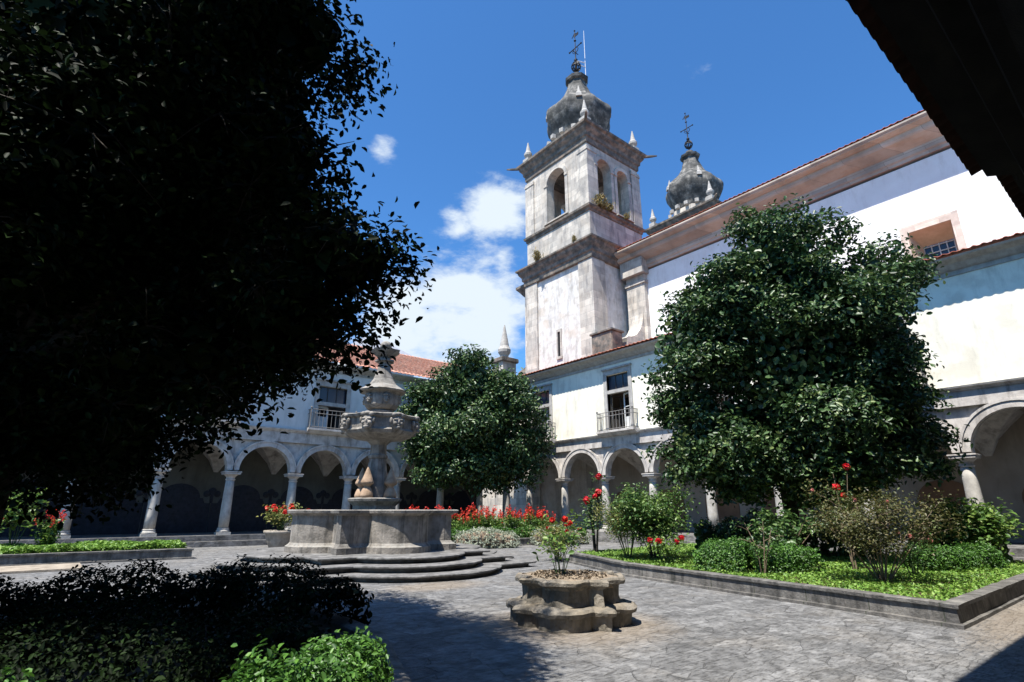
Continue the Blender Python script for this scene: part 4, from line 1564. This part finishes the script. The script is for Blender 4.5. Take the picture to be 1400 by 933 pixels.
# ================================================================ PLANTING BEDS
def bed(label, corners, h=0.32, kw=0.26, soil_z=None, z=0.0, soil=M_soil):
    """corners counter-clockwise polygon; each kerb run is a stone wall with a coping"""
    c0 = Vector((sum(p[0] for p in corners) / len(corners), sum(p[1] for p in corners) / len(corners), 0))
    t = thing('planting_bed', label, 'flower bed', c0)
    n = len(corners)
    ins = []
    for i in range(n):
        p0, p1, p2 = Vector(corners[i - 1]), Vector(corners[i]), Vector(corners[(i + 1) % n])
        d1, d2 = (p1 - p0).normalized(), (p2 - p1).normalized()
        n1, n2 = Vector((-d1.y, d1.x)), Vector((-d2.y, d2.x))
        b = (n1 + n2)
        b = b / max(0.3, b.dot(n1))
        ins.append((p1, b))
    off = lambda i, k: (ins[i][0] + ins[i][1] * k - c0.xy)
    for i in range(n):
        j = (i + 1) % n
        bm = bmesh.new()
        rows = []
        L_ = (ins[j][0] - ins[i][0]).length
        ns = max(2, int(L_ / 0.35))
        prof = [(0.0, -0.1), (0.0, 0.05), (0.05, 0.06), (0.055, h - 0.07), (0.02, h - 0.06), (0.015, h - 0.01), (0.05, h), (kw - 0.03, h), (kw, h - 0.02), (kw, -0.1)]
        for s in range(ns + 1):
            u = s / ns
            row = []
            for k, zz in prof:
                a_, b_ = off(i, k), off(j, k)
                p = a_.lerp(b_, u)
                row.append(bm.verts.new((p.x, p.y, z + zz)))
            rows.append(row)
        m = len(prof)
        for a_, b_ in zip(rows[:-1], rows[1:]):
            for q in range(m):
                bm.faces.new((a_[q], a_[(q + 1) % m], b_[(q + 1) % m], b_[q]))
        bm.faces.new(rows[0])
        bm.faces.new(rows[-1][::-1])
        jitter(bm, 0.012, 3.5)
        obj('kerb', bm, M_kerb, t)
    bm = bmesh.new()
    lo = [bm.verts.new((*off(i, kw - 0.02), z + h - 0.07)) for i in range(n)]
    bm.faces.new(lo)
    obj('soil', bm, soil, t)
    return t


def poly_points(corners, n, seed, margin=0.2):
    rng = np.random.default_rng(seed)
    P = np.asarray(corners, float)
    lo, hi = P.min(0), P.max(0)
    out = []
    while sum(len(o) for o in out) < n:
        q = rng.uniform(lo, hi, (n * 2, 2))
        ins = np.ones(len(q), bool)
        for i in range(len(P)):
            a, b = P[i], P[(i + 1) % len(P)]
            d = b - a
            nn = np.array([-d[1], d[0]]) / np.hypot(*d)
            ins &= ((q - a) @ nn) > margin
        out.append(q[ins])
    return np.concatenate(out)[:n]


def ground_cover(name, corners, n, z, hgt, size, mat, seed, margin=0.24):
    p = poly_points(corners, n, seed, margin)
    rng = np.random.default_rng(seed)
    lump = 0.5 + 0.3 * np.sin(p[:, 0] * 2.3 + 1) * np.sin(p[:, 1] * 2.0) + 0.2 * np.sin(p[:, 0] * 6.1 + p[:, 1] * 4.3)
    gap = np.sin(p[:, 0] * 1.7 + 2.2 * np.sin(p[:, 1] * 0.9)) * np.sin(p[:, 1] * 1.9 + 1.3) + 0.6 * np.sin(p[:, 0] * 5.2) * np.sin(p[:, 1] * 6.3)
    keep = rng.random(n) < np.clip(1.25 - 0.75 * gap, 0.12, 1)
    p, lump = p[keep], lump[keep]
    n = len(p)
    zz = z + hgt * rng.random(n) ** 0.7 * (0.45 + 0.55 * lump)
    cen = np.column_stack([p, zz])
    o = leaf_object(name, cen, np.tile([0, 0, 1.0], (n, 1)), size, mat, None, 0.8, 0.55, 0.4, seed)
    o['kind'] = 'stuff'
    return o


BED_R = [(10.22, 2.56), (20.2, 2.64), (20.2, 13.6), (13.1, 13.3), (11.55, 9.75)]
bed('stained stone kerb and planting bed at right beneath the big camellia tree', BED_R)
ground_cover('ground_cover', BED_R, 60000, 0.25, 0.13, 0.052, L_lime, 21)
BED_F = [(11.6, 20.9), (20.6, 20.9), (20.6, 26.6), (11.6, 26.6)]
bed('far planting bed with scarlet salvias around the small tree', BED_F)
ground_cover('ground_cover', BED_F, 9000, 0.25, 0.15, 0.08, L_box, 22)
BED_L = [(-9.0, 23.2), (4.1, 22.4), (4.1, 27.6), (-9.0, 27.6)]
bed('left planting bed carpeted in bright green, beyond the dark hedge', BED_L, h=0.34)
ground_cover('ground_cover', [(-9.0, 23.2), (4.1, 22.4), (4.1, 25.4), (-9, 25.6)], 42000, 0.26, 0.34, 0.09, L_lime, 23)
BED_N = [(-6.5, 3.0), (1.9, 2.6), (3.3, 6.4), (3.4, 11.5), (-6.5, 11.5)]
bed('near planting bed under the large dark tree', BED_N, h=0.25)
# pale path slab in front of the left bed
bm = bmesh.new()
box(bm, (-6, 20.2, -0.05), (1.0, 22.2, 0.06), bevel=0.02)
struct(obj('path', bm, M_sand))


# ================================================================ TREES
make_tree('camellia_tree', 'huge near tree in black shade filling the left side of the view', (-0.6, 7.4, 0.2),
          [(0.12, 6.15, 5.83, 2.0, 2.0, 2.11), (1.0, 4.6, 6.2, 0.5, 0.5, 0.7), (1.05, 5.0, 4.9, 0.6, 0.6, 0.75), (1.68, 4.78, 3.92, 0.62, 0.62, 0.54), (1.32, 5.25, 3.33, 0.77, 0.77, 0.56), (0.66, 6.16, 2.95, 1.02, 1.02, 0.62),
           (-0.25, 7.64, 2.55, 1.41, 1.41, 0.86), (-0.42, 8.22, 4.82, 2.75, 2.75, 2.29), (0.05, 5.1, 7.8, 1.4, 1.4, 1.33), (-2.18, 10.21, 4.10, 1.89, 1.89, 2.36), (-1.01, 6.41, 9.53, 2.19, 2.19, 1.75), (1.7, 8.35, 5.5, 1.4, 1.4, 1.39),
           (1.06, 9.79, 4.63, 2.14, 2.14, 1.54), (0.2, 7.96, 2.5, 0.85, 0.85, 0.6), (-1.6, 7.6, 2.6, 1.5, 1.4, 0.9), (0.75, 5.5, 2.95, 0.6, 0.6, 0.45), (-0.8, 6.1, 4.3, 1.3, 1.1, 1.2), (0.2, 6.1, 4.6, 1.2, 1.0, 1.2)],
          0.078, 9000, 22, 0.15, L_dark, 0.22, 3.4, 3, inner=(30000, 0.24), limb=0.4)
make_tree('camellia_tree', 'tall glossy green camellia tree in front of the sunlit church wing', (17.0, 7.9, 0.25),
          [(16.51, 7.09, 6.01, 2.89, 2.89, 3.79), (14.37, 8.94, 6.39, 1.46, 1.46, 2.14), (15.73, 6.66, 8.67, 1.89, 1.89, 1.78), (17.55, 5.00, 7.42, 1.62, 1.62, 1.94), (17.8, 5.45, 4.81, 1.4, 1.4, 2.13), (14.95, 9.55, 4.38, 1.19, 1.19, 1.48), (15.20, 8.44, 3.61, 1.62, 1.62, 1.51),
           (16.96, 6.53, 3.46, 2.00, 2.00, 1.58), (18.5, 5.3, 3.7, 0.90, 0.90, 1.17), (18.7, 4.85, 3.2, 0.95, 0.95, 0.75), (15.3, 8.3, 2.75, 1.3, 1.3, 0.9), (16.5, 6.9, 2.5, 1.4, 1.4, 0.8), (14.7, 9.4, 3.2, 1.1, 1.1, 0.9), (14.67, 8.18, 8.04, 1.25, 1.25, 1.25)],
          0.14, 5600, 22, 0.17, L_mid, 0.22, 2.6, 13, inner=(15000, 0.2))
make_tree('camellia_tree', 'smaller dense green camellia tree between the fountain and the sunlit wing', (18.6, 26.4, 0.25),
          [(17.94, 25.79, 6.34, 2.98, 2.98, 3.6), (16.14, 27.86, 6.63, 1.6, 1.6, 2.8), (19.25, 23.72, 7.05, 1.71, 1.71, 2.7), (17.24, 25.26, 9.08, 1.74, 1.74, 1.61), (18.86, 23.91, 8.08, 1.32, 1.32, 1.35), (16.61, 27.08, 4.36, 1.84, 1.84, 1.75), (19.22, 24.67, 4.34, 2.11, 2.11, 1.74), (21.05, 23.59, 5.53, 0.74, 0.74, 1.7)],
          0.2, 2700, 20, 0.26, L_mid, 0.18, 2.2, 23, inner=(9000, 0.28))


# ================================================================ HEDGES AND SHRUBS
def hedge(label, path, wid, hgt, z, leaf, n, mat, seed, name='hedge', cat='hedge', ragged=0.10):
    c = Vector((path[0][0], path[0][1], z))
    t = thing(name, label, cat, c)
    rng = np.random.default_rng(seed)
    pts = np.asarray(path, float)
    seg = np.hypot(*np.diff(pts, axis=0).T)
    cum = np.concatenate([[0], np.cumsum(seg)])
    u = rng.uniform(0, cum[-1], n)
    k = np.clip(np.searchsorted(cum, u) - 1, 0, len(seg) - 1)
    fr = ((u - cum[k]) / seg[k])[:, None]
    p = pts[k] * (1 - fr) + pts[k + 1] * fr
    d = (pts[k + 1] - pts[k]) / seg[k][:, None]
    nn = np.stack([-d[:, 1], d[:, 0]], 1)
    th = rng.uniform(-0.3, math.pi + 0.3, n)
    lump = 1 + 0.13 * np.sin(u * 3.1 + seed) + 0.08 * np.sin(u * 7.7)
    r = (0.86 + 0.14 * rng.random(n) + rng.normal(0, ragged * 0.6, n)) * lump
    ex = np.sign(np.cos(th)) * np.abs(np.cos(th)) ** 0.6 * wid / 2 * r
    ez = np.sign(np.sin(th)) * np.abs(np.sin(th)) ** 0.6 * hgt * r
    # round the two ends
    endk = np.minimum(u, cum[-1] - u)
    sh = np.clip(endk / (wid * 0.5), 0.05, 1) ** 0.5
    cen = np.column_stack([p + nn * (ex * sh)[:, None], np.maximum(ez * (0.5 + 0.5 * sh), 0.02)]) - np.array([c.x, c.y, 0])
    nr = np.column_stack([nn * np.cos(th)[:, None], np.sin(th) + 0.3])
    a = leaf_object('foliage', cen, nr, leaf, mat, None, 0.6, 0.6, 0.4, seed)
    m = n // 4
    b = leaf_object('foliage', np.column_stack([p[:m] + nn[:m] * (ex[:m] * 0.7)[:, None], np.maximum(ez[:m] * 0.7, 0.02)]) - np.array([c.x, c.y, 0]), nr[:m], leaf * 1.7, mat, None, 0.8, 0.8, 0.3, seed + 1)
    join_mesh('foliage', [a, b], t)
    rr = random.Random(seed)
    for _ in range(max(4, int(cum[-1] * 2))):
        uu = rr.uniform(0.1, cum[-1] - 0.1)
        kk = max(0, min(len(seg) - 1, int(np.searchsorted(cum, uu)) - 1))
        q = pts[kk] + (pts[kk + 1] - pts[kk]) * (uu - cum[kk]) / seg[kk]
        x, y = q[0] - c.x, q[1] - c.y
        bm = bmesh.new()
        tube(bm, [(x, y, -0.05), (x + rr.uniform(-.08, .08), y + rr.uniform(-.08, .08), hgt * 0.7)], [0.018, 0.008], 5)
        obj('stem', bm, M_bark, t)
    return t


def shrub(name, label, cat, loc, rad, hgt, leaf, n, mat, seed, stems=7, stem_mat=M_bark, bare=0.25, blooms=None, group=None, spread=0.12, lobes=None, stem_r=0.016):
    """open shrub: several stems from the base, leaves gathered round twig ends, optional blooms (material, count, size)"""
    t = thing(name, label, cat, loc, 0, group)
    rr = random.Random(seed)
    tips = []
    for k in range(stems):
        bm = bmesh.new()
        a = 2 * math.pi * (k + rr.random() * 0.7) / stems
        q = rr.uniform(0.35, 1.0)
        tip = Vector((rad * q * math.cos(a), rad * q * math.sin(a), hgt * rr.uniform(0.65, 1.0) * (1.0 - 0.25 * q * q)))
        mid = Vector((tip.x * 0.45, tip.y * 0.45, tip.z * 0.5)) + Vector((rr.uniform(-.06, .06), rr.uniform(-.06, .06), 0))
        tube(bm, [(0.04 * math.cos(a), 0.04 * math.sin(a), -0.05), mid, tip], [stem_r, stem_r * 0.7, stem_r * 0.3], 5)
        for j in range(4):
            u = rr.uniform(0.35, 0.95)
            b0 = mid.lerp(tip, max(0, u * 2 - 1)) if u > 0.5 else mid
            e = b0 + Vector((rr.gauss(0, 1), rr.gauss(0, 1), rr.uniform(0.2, 1.0))) * rad * 0.28
            e.z = min(e.z, hgt)
            tube(bm, [b0, b0.lerp(e, 0.5) + Vector((0, 0, 0.02)), e], [stem_r * 0.5, stem_r * 0.4, stem_r * 0.2], 4)
            tips.append(e)
        tips.append(tip)
        obj('stem', bm, stem_mat, t)
    rng = np.random.default_rng(seed)
    T = np.array([list(v) for v in tips])
    pick = rng.integers(0, len(T), n)
    cen = T[pick] + rng.normal(0, spread, (n, 3)) * np.array([1, 1, 0.8])
    cen[:, 2] = np.clip(cen[:, 2], hgt * bare * 0.6, hgt * 1.06)
    nr = cen / (np.linalg.norm(cen, axis=1)[:, None] + 1e-6) * 0.5 + np.array([0, 0, 0.7])
    leaf_object('foliage', cen, nr, leaf, mat, t, 0.6, 0.5, 0.4, seed)
    if blooms:
        bmat, cnt, bs = blooms
        order = sorted(tips, key=lambda v: -v.z)
        for k in range(cnt):
            c = order[(k * 2) % len(order)] + Vector((0, 0, bs * 0.3))
            d = rng.normal(0, 1, (34, 3))
            d /= np.linalg.norm(d, axis=1)[:, None]
            leaf_object('bloom', np.array(list(c)) + d * bs * 0.36, d, bs * 0.75, bmat, t, 0.9, 0.3, 0.3, seed + k)
    return t


# right bed
hedge('clipped box hedge along the left middle of the right bed', [(11.75, 7.75), (12.15, 6.7), (13.2, 5.7)], 0.95, 0.66, 0.25, 0.045, 9000, L_box, 31)
hedge('rounded box hedge near the right corner of the right bed', [(15.4, 4.6), (16.6, 3.9), (17.6, 3.55)], 0.85, 0.55, 0.25, 0.045, 9000, L_box, 32)
shrub('azalea_shrub', 'half-bare brownish shrub with pale twisted stems at the bed corner', 'shrub', (12.7, 4.3, 0.25), 1.2, 1.85, 0.055, 7500, L_olive, 33, 14, M_twig, 0.5, (P_pink, 4, 0.06), spread=0.15, stem_r=0.016)
shrub('rose_bush', 'tall rose bush with two deep red blooms beside the half-bare shrub', 'rose', (14.5, 5.45, 0.25), 0.35, 2.75, 0.075, 420, L_rose, 34, 3, M_twig, 0.4, (P_rose, 3, 0.15), spread=0.11)
shrub('leafy_bush', 'big rounded light green bush at the path end of the right bed', 'bush', (13.15, 9.95, 0.25), 1.12, 1.95, 0.085, 8000, L_mixed, 35, 14, M_bark, 0.15, None, spread=0.2)
shrub('feathery_bush', 'yellow-green feathery bush tucked against the rounded bush', 'bush', (13.0, 10.75, 0.25), 0.8, 1.85, 0.05, 4500, L_yellow, 36, 10, M_stem, 0.2, None, spread=0.15)
shrub('leafy_bush', 'dark broad-leaved bush below the right-hand arch column', 'bush', (19.1, 4.2, 0.25), 0.9, 1.55, 0.13, 3000, L_fresh, 37, 10, M_bark, 0.2, None, spread=0.2)
shrub('hydrangea', 'leggy bush with large pale leaves before the tree trunk', 'bush', (13.6, 6.5, 0.25), 0.85, 1.45, 0.12, 1100, L_rose, 38, 9, M_twig, 0.35, None, spread=0.12)
shrub('geranium', 'low plant with bright red blooms at the left end of the box hedge', 'flower', (12.35, 8.95, 0.25), 0.42, 0.8, 0.07, 520, L_fresh, 39, 7, M_stem, 0.2, (P_rose, 5, 0.13), spread=0.1)
shrub('rose_bush', 'bare-stemmed rose bush in front of the left hedge', 'rose', (11.95, 6.3, 0.25), 0.45, 1.3, 0.07, 170, L_rose, 40, 5, M_twig, 0.4, None, spread=0.09)
shrub('rose_bush', 'low rose with pink buds near the right hedge', 'rose', (13.9, 4.1, 0.25), 0.45, 0.95, 0.065, 420, L_rose, 41, 6, M_stem, 0.3, (P_pink, 4, 0.09), spread=0.1)
hedge('dark low shrubs growing in the shade under the big right-hand tree', [(16.2, 10.6), (17.8, 8.4), (18.9, 6.4)], 1.5, 1.15, 0.25, 0.11, 5200, L_mid, 46, name='shrubbery', cat='shrubs')
hedge('dark shrubs at the back corner of the right bed beside the gallery', [(19.3, 5.6), (19.6, 3.6)], 1.1, 1.25, 0.25, 0.11, 2600, L_mid, 47, name='shrubbery', cat='shrubs')
# climbing rose at the path end
shrub('rose_bush', 'slender upright rose with scarlet blooms standing at the path edge', 'rose', (13.75, 12.7, 0.25), 0.42, 2.5, 0.085, 850, L_rose, 42, 5, M_bark, 0.25, (P_rose, 5, 0.2), spread=0.13, stem_r=0.03)
shrub('geranium', 'straggly bush with magenta flowers left of the slender rose', 'flower', (13.3, 13.95, 0.0), 0.7, 1.25, 0.09, 1300, L_yellow, 43, 9, M_stem, 0.2, (P_rose, 6, 0.13), spread=0.17)
# planter rose
shrub('rose_plant', 'young leafy plant with red flowers growing in the stone planter', 'plant', (PX - 0.1, PY + 0.1, 0.62), 0.55, 1.0, 0.085, 210, L_fresh, 44, 8, M_stem, 0.08, (P_red, 4, 0.085), spread=0.085, stem_r=0.008)

# far bed: silver mounds, clipped edge, salvias
for k, (x, y, lab) in enumerate(((14.9, 20.55, 'silver santolina mound beside the fountain basin'), (19.2, 20.35, 'silver santolina mound right of the gap in the far bed edge'))):
    rng = np.random.default_rng(50 + k)
    t = thing('santolina', lab, 'shrub', (x, y, 0.03))
    lob_ = [(0, 0, 0.3, 0.75, 0.6, 0.5), (0.7, -0.2, 0.25, 0.65, 0.55, 0.45), (-0.65, 0.15, 0.25, 0.6, 0.55, 0.45), (1.2, -0.4, 0.2, 0.5, 0.5, 0.4)]
    cen, nr = crown_points(lob_, 900, 7, 0.05, 60 + k, (0.85, 1.05))
    cen[:, 2] = np.maximum(cen[:, 2], 0.02)
    leaf_object('foliage', cen, nr, 0.09, L_silver, t, 0.3, 0.6, 0.4, 50 + k)
    bm = bmesh.new()
    for q in lob_:
        sphere(bm, q[:3], 1.0, 12, (q[3] * 0.8, q[4] * 0.8, q[5] * 0.8))
    bmesh.ops.delete(bm, geom=[v for v in bm.verts if v.co.z < 0], context='VERTS')
    obj('inner_twigs', bm, M_twig, t)
hedge('low dark clipped edging hedge in front of the scarlet salvias', [(13.4, 21.35), (16.6, 21.35), (19.9, 21.35)], 0.6, 0.55, 0.25, 0.07, 4500, L_box, 55)


def salvia(label, loc, seed, group, h=1.0, rad=0.5):
    t = thing('salvia', label, 'flower', loc, 0, group)
    rng = np.random.default_rng(seed)
    rr = random.Random(seed)
    tops = []
    for k in range(11):
        bm = bmesh.new()
        a = rr.uniform(0, 6.28)
        q = rad * math.sqrt(rr.random())
        top = Vector((q * math.cos(a), q * math.sin(a), h * rr.uniform(0.72, 1.0)))
        tube(bm, [(top.x * 0.4, top.y * 0.4, -0.05), (top.x * 0.8, top.y * 0.8, top.z * 0.5), top], [0.014, 0.011, 0.006], 4)
        tops.append(top)
        obj('stem', bm, M_stem, t)
    T = np.array([list(v) for v in tops])
    n = 900
    pick = rng.integers(0, len(T), n)
    u = rng.uniform(0.1, 0.82, n)[:, None]
    cen = T[pick] * u * np.array([1, 1, 1]) + rng.normal(0, 0.1, (n, 3)) * np.array([1, 1, 0.6])
    leaf_object('foliage', cen, np.tile([0, 0, 1.0], (n, 1)), 0.1, L_fresh, t, 0.65, 0.6, 0.4, seed)
    for k, v in enumerate(tops):
        m = 18
        zz = rng.uniform(-0.16, 0.12, m)
        cc = np.array(list(v)) + np.column_stack([rng.normal(0, 0.03, m), rng.normal(0, 0.03, m), zz])
        leaf_object('flower_spike', cc, rng.normal(0, 1, (m, 3)), 0.075, P_red, t, 0.6, 0.5, 0.3, seed + k)
    return t


GS = 'scarlet salvias massed in the far bed'
sv = [salvia('bushy scarlet salvia massed with others in the far bed', (12.2, 22.1, 0.25), 70, GS, 1.35, 0.6), salvia('bushy scarlet salvia massed with others in the far bed', (13.0, 21.9, 0.25), 71, GS, 1.45, 0.6)]
rr = random.Random(9)
for k in range(22):
    x = 11.9 + 8.2 * (k % 11) / 10 + rr.uniform(-.12, .12)
    y = 21.95 + 0.75 * (k // 11) + rr.uniform(-.15, .15)
    if k in (0, 1):
        continue
    dup(sv[k % 2], (x, y, 0.25), rr.uniform(0, 6.28), None, GS, rr.uniform(0.8, 1.1))

# geranium pot left of the fountain
t = thing('flower_pot', 'wide pale stone pot left of the fountain basin', 'pot', (7.9, 25.6, 0.0))
bm = bmesh.new()
lathe(bm, [(0.36, 0), (0.42, 0.06), (0.55, 0.35), (0.62, 0.62), (0.7, 0.66), (0.7, 0.76), (0.6, 0.77), (0.55, 0.6)], seg=24)
obj('bowl', bm, M_clay, t, True)
bm = bmesh.new()
lathe(bm, [(0.57, 0.55), (0.58, 0.70)], seg=24)
obj('soil', bm, M_soil, t)
shrub('geranium', 'red geranium with pale leaves growing in the stone pot', 'flower', (7.9, 25.6, 0.7), 0.8, 1.15, 0.12, 900, L_yellow, 81, 14, M_stem, 0.1, (P_red, 14, 0.2), spread=0.16)

# flowers in the left bed
for k, (x, y, h, lab) in enumerate(((-1.5, 23.9, 1.3, 'red salvia at the far left edge of the green bed'), (0.1, 24.2, 1.25, 'small red salvia standing right of the pale green bush'))):
    salvia(lab, (x, y, 0.3), 90 + k, 'red flowers in the left bed', h, 0.4)
shrub('leafy_bush', 'pale green bush among red flowers in the left bed', 'bush', (-0.75, 24.9, 0.3), 0.9, 2.3, 0.16, 800, L_fresh, 95, 8, M_stem, 0.3, None, spread=0.14)

# near hedges
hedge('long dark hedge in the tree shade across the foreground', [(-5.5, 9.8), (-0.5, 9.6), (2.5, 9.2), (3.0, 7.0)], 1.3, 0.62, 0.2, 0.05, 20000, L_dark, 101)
hedge('sunlit hedge end at the bottom edge right of centre of the dark bed', [(0.85, 3.15), (1.45, 3.5), (1.78, 4.0), (1.86, 4.45)], 0.7, 0.60, 0.2, 0.04, 12000, L_box, 102)
hedge('low glossy hedge in the bottom left corner', [(-1.8, 4.1), (-0.5, 3.7), (0.3, 3.45)], 0.8, 0.56, 0.2, 0.045, 9000, L_box, 103)
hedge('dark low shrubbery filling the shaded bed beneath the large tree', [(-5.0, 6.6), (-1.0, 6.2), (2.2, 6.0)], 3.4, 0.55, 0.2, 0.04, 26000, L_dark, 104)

# dry grass tufts on the tower ledges
tuft = thing('grass_tuft', 'dry yellow grass tuft on the tower ledge below the belfry arches', 'grass', (28.0, 23.75, 23.5), 0)
rng = np.random.default_rng(6)
n = 260
P = np.column_stack([rng.normal(0, 0.3, n), rng.normal(0, 0.14, n), rng.uniform(0.0, 0.95, n) ** 1.2])
leaf_object('blade', P, rng.normal(0, 1, (n, 3)) * np.array([1, 1, 0.1]), 0.34, L_dry, tuft, 0.16, 0.2, 0.4, 6)
for (x, y, z, s, lab) in ((28.9, 23.75, 23.5, 0.6, 'small dry grass tuft between the two belfry arches'), (30.9, 23.75, 23.5, 0.5, 'small dry grass tuft under the right belfry arch'), (26.4, 25.2, 20.6, 0.5, 'dry grass tuft on the main cornice near the tower corner'), (26.3, 29.2, 20.6, 0.8, 'greenish grass tuft on the main cornice of the tower, toward its left end')):
    dup(tuft, (x, y, z), x * 3, lab, None, s)
